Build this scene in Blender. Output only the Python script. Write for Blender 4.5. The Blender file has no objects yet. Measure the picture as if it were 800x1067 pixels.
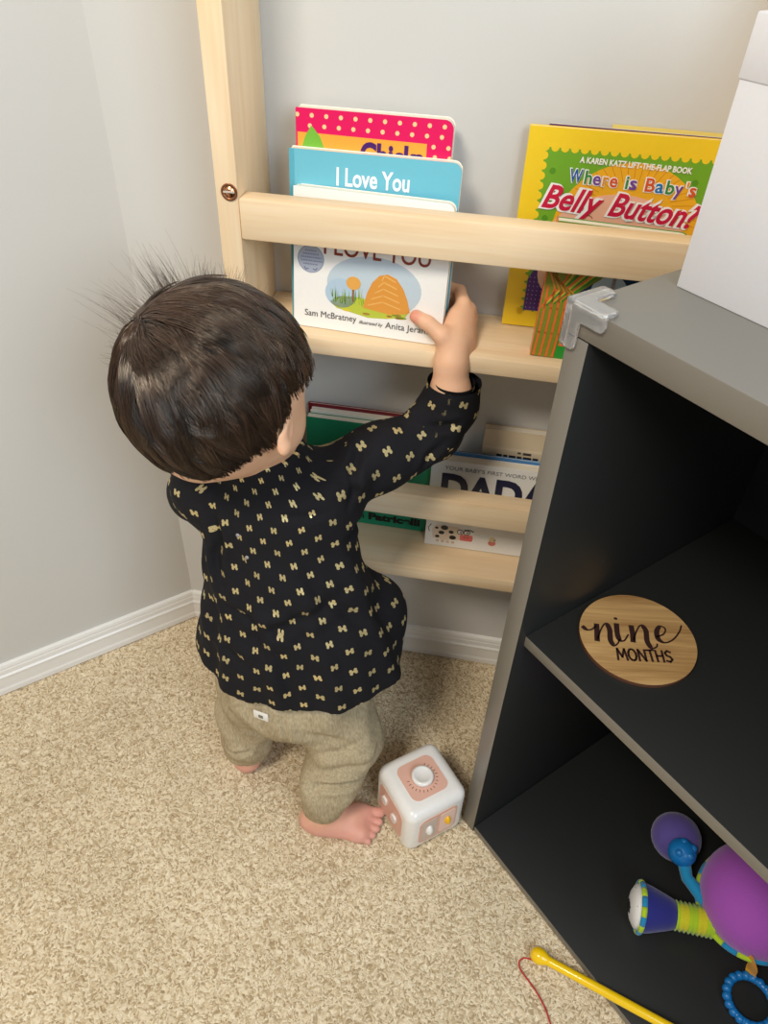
import bpy, bmesh, math, random
import numpy as np
from mathutils import Vector, Matrix
random.seed(7); rng = np.random.default_rng(11)
S = bpy.context.scene
COL = S.collection
PI = math.pi
R = math.radians

# ------------------------------------------------------------------ materials
def lin(c):
    return tuple((v/12.92 if v <= .04045 else ((v+.055)/1.055)**2.4) for v in [x/255 for x in c]) + (1,)
_mats = {}
def new_mat(name):
    m = bpy.data.materials.new(name); m.use_nodes = True
    nt = m.node_tree
    return m, nt, nt.nodes['Principled BSDF']
def nd(nt, t, **kw):
    n = nt.nodes.new(t)
    for k, v in kw.items():
        if k.startswith('i_'): n.inputs[k[2:].replace('_', ' ')].default_value = v
        else: setattr(n, k, v)
    return n
def plain(name, rgb, rough=.5, metal=0, spec=.5, bump=0, bscale=200, coat=0, sheen=0):
    if name in _mats: return _mats[name]
    m, nt, p = new_mat(name)
    p.inputs['Base Color'].default_value = lin(rgb)
    p.inputs['Roughness'].default_value = rough; p.inputs['Metallic'].default_value = metal
    p.inputs['Specular IOR Level'].default_value = spec
    p.inputs['Coat Weight'].default_value = coat
    p.inputs['Sheen Weight'].default_value = sheen
    tc = nd(nt, 'ShaderNodeTexCoord')
    n = nd(nt, 'ShaderNodeTexNoise'); n.inputs['Scale'].default_value = bscale; n.inputs['Detail'].default_value = 3
    nt.links.new(tc.outputs['Object'], n.inputs['Vector'])
    mx = nd(nt, 'ShaderNodeMix', data_type='RGBA', blend_type='MULTIPLY')
    mx.inputs[0].default_value = .06
    mx.inputs[6].default_value = lin(rgb)
    nt.links.new(n.outputs['Color'], mx.inputs[7]); nt.links.new(mx.outputs[2], p.inputs['Base Color'])
    if bump:
        b = nd(nt, 'ShaderNodeBump'); b.inputs['Strength'].default_value = bump; b.inputs['Distance'].default_value = .001
        nt.links.new(n.outputs['Fac'], b.inputs['Height']); nt.links.new(b.outputs[0], p.inputs['Normal'])
    _mats[name] = m
    return m
def ink(rgb, rough=.35):
    return plain('ink_%02x%02x%02x' % tuple(rgb), rgb, rough, spec=.4)

def wood(name, axis, c1=(243, 220, 185), c2=(229, 196, 152), fine=1.0):
    m, nt, p = new_mat(name)
    tc = nd(nt, 'ShaderNodeTexCoord'); mp = nd(nt, 'ShaderNodeMapping')
    sc = [30*fine]*3; sc[axis] = 2.0*fine
    mp.inputs['Scale'].default_value = sc
    nt.links.new(tc.outputs['Object'], mp.inputs[0])
    n1 = nd(nt, 'ShaderNodeTexNoise'); n1.inputs['Scale'].default_value = 1.6; n1.inputs['Detail'].default_value = 5; n1.inputs['Distortion'].default_value = .6
    nt.links.new(mp.outputs[0], n1.inputs['Vector'])
    mp2 = nd(nt, 'ShaderNodeMapping'); sc = [260*fine]*3; sc[axis] = 9*fine
    mp2.inputs['Scale'].default_value = sc
    nt.links.new(tc.outputs['Object'], mp2.inputs[0])
    n2 = nd(nt, 'ShaderNodeTexNoise'); n2.inputs['Scale'].default_value = 1; n2.inputs['Detail'].default_value = 3
    nt.links.new(mp2.outputs[0], n2.inputs['Vector'])
    ad = nd(nt, 'ShaderNodeMath', operation='MULTIPLY_ADD'); ad.inputs[1].default_value = .35
    nt.links.new(n2.outputs['Fac'], ad.inputs[0]); nt.links.new(n1.outputs['Fac'], ad.inputs[2])
    r = nd(nt, 'ShaderNodeValToRGB')
    r.color_ramp.elements[0].position = .42; r.color_ramp.elements[0].color = lin(c1)
    r.color_ramp.elements[1].position = .98; r.color_ramp.elements[1].color = lin(c2)
    nt.links.new(ad.outputs[0], r.inputs[0]); nt.links.new(r.outputs[0], p.inputs['Base Color'])
    p.inputs['Roughness'].default_value = .5; p.inputs['Specular IOR Level'].default_value = .35
    b = nd(nt, 'ShaderNodeBump'); b.inputs['Strength'].default_value = .12; b.inputs['Distance'].default_value = .001
    nt.links.new(n2.outputs['Fac'], b.inputs['Height']); nt.links.new(b.outputs[0], p.inputs['Normal'])
    return m

WOODZ = wood('pine_upright', 2); WOODX = wood('pine_rail', 0)
def wall_mat():
    m, nt, p = new_mat('wall_paint')
    tc = nd(nt, 'ShaderNodeTexCoord')
    n = nd(nt, 'ShaderNodeTexNoise'); n.inputs['Scale'].default_value = 220; n.inputs['Detail'].default_value = 2
    nt.links.new(tc.outputs['Object'], n.inputs['Vector'])
    b = nd(nt, 'ShaderNodeBump'); b.inputs['Strength'].default_value = .10; b.inputs['Distance'].default_value = .0012
    nt.links.new(n.outputs['Fac'], b.inputs['Height']); nt.links.new(b.outputs[0], p.inputs['Normal'])
    p.inputs['Base Color'].default_value = lin((206, 204, 199)); p.inputs['Roughness'].default_value = .45
    p.inputs['Specular IOR Level'].default_value = .35
    return m
WALL = wall_mat()
TRIM = plain('white_trim_paint', (236, 234, 229), .35)
def carpet_mat():
    m, nt, p = new_mat('carpet')
    tc = nd(nt, 'ShaderNodeTexCoord')
    v = nd(nt, 'ShaderNodeTexVoronoi'); v.inputs['Scale'].default_value = 360
    n0 = nd(nt, 'ShaderNodeTexNoise'); n0.inputs['Scale'].default_value = 60; n0.inputs['Detail'].default_value = 2
    mxv = nd(nt, 'ShaderNodeMix', data_type='VECTOR'); mxv.inputs[0].default_value = .02
    nt.links.new(tc.outputs['Object'], n0.inputs['Vector'])
    nt.links.new(tc.outputs['Object'], mxv.inputs[4]); nt.links.new(n0.outputs['Color'], mxv.inputs[5])
    nt.links.new(mxv.outputs[1], v.inputs['Vector'])
    r = nd(nt, 'ShaderNodeValToRGB')
    e = r.color_ramp.elements
    e[0].position = 0; e[0].color = lin((170, 146, 112)); e[1].position = 1; e[1].color = lin((240, 225, 196))
    x = e.new(.22); x.color = lin((198, 176, 140)); x = e.new(.6); x.color = lin((227, 208, 175))
    sep = nd(nt, 'ShaderNodeSeparateColor'); nt.links.new(v.outputs['Color'], sep.inputs[0])
    nt.links.new(sep.outputs[0], r.inputs[0])
    n2 = nd(nt, 'ShaderNodeTexNoise'); n2.inputs['Scale'].default_value = 5; n2.inputs['Detail'].default_value = 3
    nt.links.new(tc.outputs['Object'], n2.inputs['Vector'])
    r2 = nd(nt, 'ShaderNodeValToRGB'); r2.color_ramp.elements[0].position = .3; r2.color_ramp.elements[0].color = (.88, .87, .85, 1); r2.color_ramp.elements[1].position = .65
    nt.links.new(n2.outputs['Fac'], r2.inputs[0])
    mx = nd(nt, 'ShaderNodeMix', data_type='RGBA', blend_type='MULTIPLY'); mx.inputs[0].default_value = 1
    nt.links.new(r.outputs[0], mx.inputs[6]); nt.links.new(r2.outputs[0], mx.inputs[7])
    nt.links.new(mx.outputs[2], p.inputs['Base Color'])
    p.inputs['Roughness'].default_value = .95; p.inputs['Specular IOR Level'].default_value = .1; p.inputs['Sheen Weight'].default_value = .15
    b = nd(nt, 'ShaderNodeBump'); b.inputs['Strength'].default_value = .5; b.inputs['Distance'].default_value = .002; b.invert = True
    nt.links.new(v.outputs['Distance'], b.inputs['Height']); nt.links.new(b.outputs[0], p.inputs['Normal'])
    return m
CARPET = carpet_mat()
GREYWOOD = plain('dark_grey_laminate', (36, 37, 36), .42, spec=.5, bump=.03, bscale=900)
EDGE = plain('grey_edge_band', (122, 116, 106), .32, spec=.5, bump=.03, bscale=900)

# ------------------------------------------------------------------ object helpers
def link(name, me, mats, parent=None):
    o = bpy.data.objects.new(name, me); COL.objects.link(o)
    for m in (mats if isinstance(mats, (list, tuple)) else [mats]): me.materials.append(m)
    if parent: o.parent = parent
    return o
def empty(name, loc=(0, 0, 0), rot=(0, 0, 0)):
    o = bpy.data.objects.new(name, None); COL.objects.link(o)
    o.location = loc; o.rotation_euler = rot; o.empty_display_size = .02
    return o
def tag(o, label, cat, group=None):
    o['label'] = label; o['category'] = cat
    if group: o['group'] = group
    return o
def smooth(o, ang=None):
    me = o.data
    me.polygons.foreach_set('use_smooth', [True]*len(me.polygons))
    if ang:
        me.set_sharp_from_angle(angle=R(ang))
    return o
def from_bm(name, bm, mats, parent=None, sm=None):
    me = bpy.data.meshes.new(name); bm.normal_update(); bm.to_mesh(me); bm.free()
    o = link(name, me, mats, parent)
    if sm: smooth(o, sm)
    return o
def frame(o, x, y):
    """matrix: local x -> x dir, local y -> y dir, z up"""
    return Matrix(((x[0], y[0], 0, o[0]), (x[1], y[1], 0, o[1]), (0, 0, 1, o[2]), (0, 0, 0, 1)))
def box(name, lo, hi, mat, parent=None, mtx=None, bev=.001, seg=2, mats=None, facefn=None):
    bm = bmesh.new()
    bmesh.ops.create_cube(bm, size=1)
    for v in bm.verts:
        v.co = Vector([lo[i] + (v.co[i]+.5)*(hi[i]-lo[i]) for i in range(3)])
    if bev:
        bmesh.ops.bevel(bm, geom=bm.edges[:], offset=bev, segments=seg, affect='EDGES', profile=.5)
    bm.normal_update()
    if facefn:
        for f in bm.faces: f.material_index = facefn(f)
    if mtx: bmesh.ops.transform(bm, matrix=mtx, verts=bm.verts)
    return from_bm(name, bm, mats or mat, parent, 40)
def prism(bm, pts, y0, y1, mi=0, bev=0):
    """pts in local xz plane, extruded from y0 to y1"""
    a = [bm.verts.new((x, y0, z)) for x, z in pts]; b = [bm.verts.new((x, y1, z)) for x, z in pts]
    n = len(pts); fs = []
    f = bm.faces.new(a); f.material_index = mi; fs.append(f)
    f2 = bm.faces.new(b[::-1]); f2.material_index = mi
    for i in range(n):
        g = bm.faces.new((a[i], b[i], b[(i+1) % n], a[(i+1) % n])); g.material_index = mi
    bmesh.ops.recalc_face_normals(bm, faces=bm.faces[:])
    return a+b
def tube(bm, pts, rad, n=8, mi=0, cap=True):
    pts = [Vector(p) for p in pts]; rings = []
    up = Vector((0, 0, 1)); N = None
    for i, p in enumerate(pts):
        t = (pts[min(i+1, len(pts)-1)] - pts[max(i-1, 0)]).normalized()
        if N is None:
            N = t.cross(up if abs(t.z) < .9 else Vector((1, 0, 0))).normalized()
        else:
            N = (N - t*N.dot(t)).normalized()
        B = t.cross(N); r = rad[i] if isinstance(rad, (list, tuple)) else rad
        rings.append([bm.verts.new(p + (N*math.cos(2*PI*k/n) + B*math.sin(2*PI*k/n))*r) for k in range(n)])
    for a, b in zip(rings, rings[1:]):
        for k in range(n):
            f = bm.faces.new((a[k], a[(k+1) % n], b[(k+1) % n], b[k])); f.material_index = mi; f.smooth = True
    if cap:
        bm.faces.new(rings[0][::-1]).material_index = mi; bm.faces.new(rings[-1]).material_index = mi
def lathe(bm, prof, mtx=None, n=32, mi=0, caps=True):
    rings = []
    vs = []
    for r, z in prof:
        ring = [bm.verts.new((r*math.cos(2*PI*k/n), r*math.sin(2*PI*k/n), z)) for k in range(n)]
        rings.append(ring); vs += ring
    for j, (a, b) in enumerate(zip(rings, rings[1:])):
        for k in range(n):
            f = bm.faces.new((a[k], a[(k+1) % n], b[(k+1) % n], b[k])); f.smooth = True
            f.material_index = mi(j, k) if callable(mi) else mi
    if caps:
        f = bm.faces.new(rings[0][::-1]); f.material_index = 0 if callable(mi) else mi
        f = bm.faces.new(rings[-1]); f.material_index = 0 if callable(mi) else mi
    if mtx: bmesh.ops.transform(bm, matrix=mtx, verts=vs)
def catmull(pts, n=8):
    P = [Vector(p) for p in pts]; P = [P[0]*2-P[1]] + P + [P[-1]*2-P[-2]]; out = []
    for i in range(1, len(P)-2):
        for k in range(n):
            t = k/n; a, b, c, d = P[i-1:i+3]
            out.append(.5*((2*b) + (c-a)*t + (2*a-5*b+4*c-d)*t*t + (3*b-a-3*c+d)*t**3))
    out.append(P[-2]); return out

# flat printed art: layers of polygons lying on a cover (local x right, z up, facing -y)
def rrect(w, h, r, x0=0, z0=0, left=True, n=6):
    """rounded rectangle; left=False keeps the left corners square"""
    pts = []
    for cx, cz, a0, rr in ((w-r, h-r, 0, r), (r, h-r, 90, r), (r, r, 180, r), (w-r, r, 270, r)):
        if not left and a0 in (90, 180):
            q = .0008
            cx2 = q; cz2 = h-q if a0 == 90 else q
            for k in range(3): a = R(a0+45*k); pts.append((x0+cx2+q*math.cos(a), z0+cz2+q*math.sin(a)))
        else:
            for k in range(n+1):
                a = R(a0+90*k/n); pts.append((x0+cx+rr*math.cos(a), z0+cz+rr*math.sin(a)))
    return pts
def clip(poly, conv):
    out = list(poly); n = len(conv)
    for i in range(n):
        a, b = conv[i], conv[(i+1) % n]
        if not out: break
        res = []
        f = lambda p: (b[0]-a[0])*(p[1]-a[1]) - (b[1]-a[1])*(p[0]-a[0])
        for j in range(len(out)):
            p, q = out[j-1], out[j]; fp, fq = f(p), f(q)
            if (fp >= 0) != (fq >= 0):
                t = fp/(fp-fq); res.append((p[0]+(q[0]-p[0])*t, p[1]+(q[1]-p[1])*t))
            if fq >= 0: res.append(q)
        out = res
    o2 = []
    for p in out:
        if not o2 or math.hypot(p[0]-o2[-1][0], p[1]-o2[-1][1]) > 1e-6: o2.append(p)
    if len(o2) > 1 and math.hypot(o2[0][0]-o2[-1][0], o2[0][1]-o2[-1][1]) < 1e-6: o2.pop()
    return o2
def ell(cx, cz, rx, rz, n=24, rot=0):
    c, s = math.cos(rot), math.sin(rot)
    return [(cx+rx*math.cos(2*PI*k/n)*c-rz*math.sin(2*PI*k/n)*s, cz+rx*math.cos(2*PI*k/n)*s+rz*math.sin(2*PI*k/n)*c) for k in range(n)]
def strip(pts, w):
    """polyline -> list of ribbon polygons with width w"""
    P = [Vector((p[0], p[1])) for p in pts]; L = []; Rr = []
    for i, p in enumerate(P):
        t = (P[min(i+1, len(P)-1)] - P[max(i-1, 0)]).normalized(); nn = Vector((-t.y, t.x))
        ww = w[i] if isinstance(w, (list, tuple)) else w
        L.append(p+nn*ww/2); Rr.append(p-nn*ww/2)
    return [(v.x, v.y) for v in L + Rr[::-1]]
class Art:
    def __init__(s, conv): s.conv = conv; s.items = []; s.cols = []
    def add(s, poly, rgb, layer=1):
        area = sum(poly[i-1][0]*poly[i][1]-poly[i][0]*poly[i-1][1] for i in range(len(poly)))
        if area < 0: poly = poly[::-1]
        p = clip(poly, s.conv)
        if len(p) < 3: return
        if rgb not in s.cols: s.cols.append(rgb)
        s.items.append((p, s.cols.index(rgb), layer))
    def line(s, pts, w, rgb, layer=1, seg=True):
        for i in range(len(pts)-1):
            wi = w if not isinstance(w, (list, tuple)) else [w[i], w[i+1]]
            s.add(strip(pts[i:i+2], wi), rgb, layer)
        if not isinstance(w, (list, tuple)):
            for p in pts: s.add(ell(p[0], p[1], w/2, w/2, 8), rgb, layer)
    def build(s, name, parent, y=0):
        bm = bmesh.new()
        for p, ci, layer in s.items:
            yy = y - .00012*(layer+1)
            vs = [bm.verts.new((a, yy, b)) for a, b in p]
            try: f = bm.faces.new(vs)
            except ValueError: continue
            f.material_index = ci
            f.normal_update()
            if f.normal.y > 0: f.normal_flip()
            r = bmesh.ops.extrude_face_region(bm, geom=[f])
            # give the printed layer a real edge back to the cover
            nv = [g for g in r['geom'] if isinstance(g, bmesh.types.BMVert)]
            for v in nv: v.co.y = yy
            for v in vs:
                if v.is_valid: v.co.y = y + .00005
        bm.normal_update()
        return from_bm(name, bm, [ink(c) for c in s.cols], parent)

def text_mesh(name, body, size, mat, parent, x=0, z=0, y=-.0006, bold=0, shear=0, align='LEFT', ext=.00015, rot=0, width=None, flat=None, spacing=1):
    cu = bpy.data.curves.new(name, 'FONT'); cu.body = body; cu.size = size; cu.offset = bold; cu.shear = shear
    cu.align_x = align; cu.extrude = ext; cu.resolution_u = 4; cu.space_character = spacing
    t = bpy.data.objects.new(name, cu); COL.objects.link(t)
    dg = bpy.context.evaluated_depsgraph_get(); dg.update()
    me = bpy.data.meshes.new_from_object(t.evaluated_get(dg)); COL.objects.unlink(t); bpy.data.objects.remove(t)
    me.materials.clear(); me.name = name
    sx = 1
    if width:
        xs = [v.co.x for v in me.vertices]; sx = width/(max(xs)-min(xs))
    M = Matrix.Translation((x, y, z)) @ Matrix.Rotation(-rot, 4, 'Y') @ Matrix.Rotation(PI/2, 4, 'X') @ Matrix.Diagonal((sx, 1, 1, 1))
    if flat is not None: M = flat @ Matrix.Diagonal((sx, 1, 1, 1))
    me.transform(M)
    return link(name, me, mat, parent)

# ------------------------------------------------------------------ room
A = R(45.57); U = Vector((math.cos(A), -math.sin(A))); N = Vector((math.sin(A), math.cos(A)))
O = Vector((.569, -.332))                       # front left foot of the cabinet
def cabm(z=0, du=0, dn=0):
    p = O + U*du + N*dn
    return frame((p.x, p.y, z), (U.x, U.y), (N.x, N.y))
AL = R(-137.57); LD = Vector((math.cos(AL), math.sin(AL))); LN = Vector((LD.y, -LD.x))   # left wall: direction, outward normal
if LN.x > 0: LN = -LN
def struct(o): o['kind'] = 'structure'; return o
XR = .865                                       # where the right diagonal wall starts
def wallbox(name, p, d, n, length, h=2.45, th=.1):
    m = frame((p[0], p[1], 0), (d[0], d[1]), (n[0], n[1]))
    return struct(box(name, (0, 0, -.05), (length, th, h), WALL, None, m, bev=0))
wallbox('wall_back', (-.02, 0), (1, 0), (0, 1), XR+.04)
wallbox('wall_left', (0, 0), LD, LN, 2.6)
wallbox('wall_right', (XR, 0), U, N, 2.4)
def baseboard(name, p, d, n, length):
    # n points into the room; profile (out, up)
    prof = [(0, 0), (.0125, 0), (.0125, .010), (.0110, .014), (.0110, .036), (.0118, .0385), (.0118, .041), (.0092, .044), (.0086, .052), (.0074, .0545), (.0074, .058), (.0058, .0625), (.002, .064), (0, .064)]
    bm = bmesh.new(); rings = []
    for s in (0, length):
        rings.append([bm.verts.new((p[0]+d[0]*s+n[0]*a, p[1]+d[1]*s+n[1]*a, b)) for a, b in prof])
    k = len(prof)
    for i in range(k):
        bm.faces.new((rings[0][i], rings[1][i], rings[1][(i+1) % k], rings[0][(i+1) % k]))
    bm.faces.new(rings[0]); bm.faces.new(rings[1][::-1])
    bmesh.ops.recalc_face_normals(bm, faces=bm.faces[:])
    return struct(from_bm(name, bm, TRIM))
baseboard('baseboard_back', (.002, 0), (1, 0), (0, -1), XR-.01)
baseboard('baseboard_left', (0, 0), LD, -LN, 2.5)
baseboard('baseboard_right', (XR-.005, -.002), U, -N, 2.3)

def make_floor():
    x0, x1, y0, y1, h = -1.6, 1.9, -2.1, .1, .0045
    # fine grid where seen, coarse ring elsewhere
    xs = np.concatenate([np.arange(-1.6, -.35, .05), np.arange(-.35, .95, .0026), np.arange(.95, 1.95, .05)])
    ys = np.concatenate([np.arange(-2.1, -.95, .05), np.arange(-.95, .02, .0026), np.arange(.02, .12, .05)])
    X, Y = np.meshgrid(xs, ys, indexing='ij')
    Z = rng.random(X.shape)*.0030 - .0036
    f = (X > -.34) & (X < .94) & (Y > -.94) & (Y < .015)
    Z = np.where(f, Z, -.002)
    X = X + np.where(f, (rng.random(X.shape)-.5)*.0018, 0); Y = Y + np.where(f, (rng.random(X.shape)-.5)*.0018, 0)
    nx, ny = X.shape
    co = np.stack([X, Y, Z], -1).reshape(-1, 3)
    i = np.arange(nx*ny).reshape(nx, ny)
    q = np.stack([i[:-1, :-1], i[1:, :-1], i[1:, 1:], i[:-1, 1:]], -1).reshape(-1, 4)
    o = np_mesh('floor', co, q, CARPET)
    smooth(o)
    return struct(o)
def np_mesh(name, co, quads, mats, parent=None):
    me = bpy.data.meshes.new(name)
    k = quads.shape[1]
    me.vertices.add(len(co)); me.vertices.foreach_set('co', co.astype(np.float32).ravel())
    me.loops.add(quads.size); me.loops.foreach_set('vertex_index', quads.astype(np.int32).ravel())
    me.polygons.add(len(quads)); me.polygons.foreach_set('loop_start', (np.arange(len(quads))*k).astype(np.int32))
    me.update(calc_edges=True); me.validate()
    return link(name, me, mats, parent)
make_floor()

# ------------------------------------------------------------------ wooden wall bookshelf
FY = -.12
shelf = tag(empty('wall_bookshelf', (0, 0, 0)), 'pale pine front-facing bookshelf frame mounted on the grey back wall', 'bookshelf')
box('upright', (.180, FY, .30), (.206, -.001, 1.25), WOODZ, shelf, bev=.0022)
box('upright', (.746, FY, .30), (.771, -.001, 1.25), WOODZ, shelf, bev=.0022)
box('rail', (.206, FY-.001, .8145), (.746, FY+.027, .8600), WOODX, shelf, bev=.0022)
box('rail', (.206, FY-.001, .4330), (.746, FY+.027, .4755), WOODX, shelf, bev=.0022)
box('shelf_board', (.206, FY, .678), (.746, -.001, .701), WOODX, shelf, bev=.003)
box('shelf_board', (.206, FY, .309), (.746, -.001, .333), WOODX, shelf, bev=.003)
bm = bmesh.new()
lathe(bm, [(.0090, 0), (.0095, .0014), (.0078, .0018), (.0070, .0004), (.0054, .0006), (.0046, .0020), (.0001, .0025)], Matrix.Translation((.1965, FY, .866)) @ Matrix.Rotation(PI/2, 4, 'X'), 24, lambda j, k: 0 if j < 3 else 1)
o = from_bm('screw', bm, [plain('copper_ring', (150, 96, 62), .3, .6), plain('brass', (206, 150, 110), .25, 1)], shelf)
o['label'] = 'copper coloured screw set in the upright'
box('screw_glint', (.1900, FY-.0030, .8655), (.2030, FY-.0018, .8675), plain('pale_glint', (250, 238, 220), .25, .5), o, bev=.0002)  # bright highlight across the screw, put in as a pale bar

# ------------------------------------------------------------------ books
CREAM = plain('board_pages', (240, 232, 214), .6)
def pages_mat():
    m, nt, p = new_mat('paper_pages')
    tc = nd(nt, 'ShaderNodeTexCoord'); w = nd(nt, 'ShaderNodeTexWave', bands_direction='Y'); w.inputs['Scale'].default_value = 260
    nt.links.new(tc.outputs['Object'], w.inputs['Vector'])
    r = nd(nt, 'ShaderNodeValToRGB'); r.color_ramp.elements[0].color = lin((224, 214, 194)); r.color_ramp.elements[1].color = lin((246, 240, 226))
    nt.links.new(w.outputs['Fac'], r.inputs[0]); nt.links.new(r.outputs[0], p.inputs['Base Color']); p.inputs['Roughness'].default_value = .7
    return m
PAGES = pages_mat()
def book(name, loc, tilt, w, h, t, label, cover, rz=0, ry=0, r=.010, back=None, spine=None, group=None, art=None, cov=.0011, board=True):
    root = tag(empty(name, loc, (-R(tilt), R(ry), R(rz))), label, 'book', group)
    out = rrect(w, h, r, left=False); inn = rrect(w-.0012, h-.0016, r, .0006, .0008, left=False)
    gl = lambda c: plain('cover_%02x%02x%02x' % tuple(c), c, .28, spec=.5, coat=.1)
    bm = bmesh.new(); prism(bm, out, 0, cov); from_bm('front_cover', bm, gl(cover), root)
    bm = bmesh.new(); prism(bm, inn, cov, t-cov); from_bm('pages', bm, CREAM if board else PAGES, root)
    bm = bmesh.new(); prism(bm, out, t-cov, t); from_bm('back_cover', bm, gl(back or cover), root)
    if spine: box('spine', (-.0009, 0, 0), (.0008, t, h), gl(spine), root, bev=.0004)
    A_ = Art(rrect(w-.0006, h-.0006, r, .0003, .0003, left=False)) if art else None
    if art:
        art(A_, w, h, root); A_.build('cover_picture', root)
    return root

WHITE = (246, 243, 236)
def art_white(a, w, h, root):
    a.add(rrect(w-.0006, h-.0006, .009, .0003, .0003, left=False), WHITE, 0)
    a.add(ell(.100, .060, .058, .036, 40), (196, 210, 218), 1)
    a.add(ell(.060, .048, .020, .018, 24), (182, 204, 220), 2)
    g = [(.046, .036), (.058, .044), (.075, .046), (.100, .044), (.125, .040), (.145, .036), (.140, .028), (.118, .024), (.095, .022), (.072, .026), (.055, .029)]
    a.add(g, (190, 200, 70), 2)
    for k in range(34):
        x = .048+.040*random.random(); zz = .034+.010*random.random()
        a.add([(x, zz), (x+.0012, zz), (x+random.uniform(-.003, .003), zz+random.uniform(.008, .018))], random.choice([(120, 160, 50), (160, 180, 60), (90, 140, 60)]), 3)
    # plain generic autumn-coloured hillock in place of the cover drawing
    hill = [(.088, .034), (.092, .052), (.098, .066), (.106, .075), (.116, .078), (.127, .074), (.136, .063), (.142, .050), (.146, .036), (.140, .033), (.120, .030)]
    a.add(hill, (226, 154, 66), 4)
    for q in range(5): a.line([(.094+.004*q, .038+.008*q), (.112, .044+.008*q), (.134-.002*q, .038+.008*q)], .0014, (238, 184, 104), 5)
    a.add([(.074, .040), (.076, .040), (.0765, .058), (.0735, .058)], (150, 104, 60), 4)
    a.add(ell(.075, .062, .009, .008, 18), (232, 170, 84), 5)
    for k in range(10):
        x = random.uniform(.05, .14); zz = random.uniform(.024, .032)
        a.add(ell(x, zz, random.uniform(.003, .007), .0015, 8), random.choice([(220, 200, 60), (150, 170, 60), (170, 130, 60)]), 3)
    # round badge
    a.add(ell(.0215, .084, .0165, .0165, 32), (160, 166, 182), 2)
    a.add(ell(.0215, .084, .0150, .0150, 32), (176, 182, 196), 3)
    for zz, hw in ((.094, .007), (.090, .0095), (.086, .012), (.082, .012), (.078, .009)):
        x = .0215-hw
        while x < .0215+hw:
            l = random.uniform(.0010, .0022); a.add([(x, zz-.0008), (x+l, zz-.0008), (x+l, zz+.0008), (x, zz+.0008)], (128, 134, 156), 4); x += l+.0007
    for sgn in (-1, 1):
        a.line([(.0215+sgn*.003, .0725), (.0215+sgn*.006, .0715), (.0215+sgn*.008, .0740)], .0012, (110, 116, 140), 4)
    im = ink((92, 84, 78))
    text_mesh('title', 'Sam McBratney', .0112, im, root, .014, .0145, width=.066, y=-.0007)
    text_mesh('title', 'illustrated by', .0060, im, root, .0835, .0135, width=.030, shear=.3, y=-.0007)
    text_mesh('title', 'Anita Jeram', .0112, im, root, .1170, .0125, width=.053, y=-.0007)
    text_mesh('title', 'I LOVE YOU', .030, ink((138, 62, 44)), root, .036, .0925, width=.128, y=-.0007, bold=.0002)
    text_mesh('title', 'how much', .022, ink((138, 62, 44)), root, .05, .120, width=.09, y=-.0007)
book('board_book', (.2555, -.0930, .7020), 6.0, .187, .164, .0145,
     'white board book with grassy picture and round grey badge, held by the child', WHITE, rz=-3.6, art=art_white, back=(244, 238, 224), cov=.0005)

def art_blue(a, w, h, root):
    a.add([(.0003, .0003), (w, .0003), (w, h), (.0003, h)], (112, 190, 208), 0)
    a.add([(.0003, .0003), (.006, .0003), (.006, h), (.0003, h)], (92, 172, 192), 1)
    text_mesh('title', 'I Love You', .0270, ink((250, 250, 250)), root, .054, h-.0345, width=.084, bold=.0006, y=-.0006)
book('board_book', (.2485, -.0735, .7020), 4.0, .196, .1985, .0142,
     'light blue board book reading I Love You, behind the white one', (112, 190, 208), art=art_blue, back=(244, 238, 224), cov=.0005)
def art_pink(a, w, h, root):
    P = (226, 22, 92)
    a.add([(0, 0), (w, 0), (w, h), (0, h)], P, 0)
    a.add([(.002, .012), (w-.028, .012), (w-.028, h-.0255), (.002, h-.0245)], (248, 168, 62), 1)
    k = 0
    for row in range(22):
        for c in range(15):
            x = .006+c*.0165+(row % 2)*.0083-.006*(row % 3 == 0); zz = h-.006-row*.0105
            if zz > 0 and not (x < w-.029 and .010 < zz < h-.026): a.add(ell(x+.002, zz-.001, .0024, .0024, 12), (250, 206, 150), 2)
    a.add([(.004, h-.075), (.006, h-.042), (.011, h-.028), (.018, h-.017), (.028, h-.028), (.033, h-.040), (.035, h-.075)], (120, 184, 62), 3)
    a.add([(.050, h-.060), (.060, h-.0445), (.064, h-.062)], (120, 184, 62), 3)
    text_mesh('title', 'Chicka', .034, ink((74, 30, 104)), root, .074, h-.0535, width=.074, bold=.0013, y=-.0008)
book('board_book', (.2530, -.0580, .7020), 3.8, .177, .2365, .0210,
     'tall pink and orange board book with polka dots reading Chicka, rearmost on the upper shelf', (226, 22, 92), art=art_pink, back=(244, 238, 224), cov=.0005)

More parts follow.
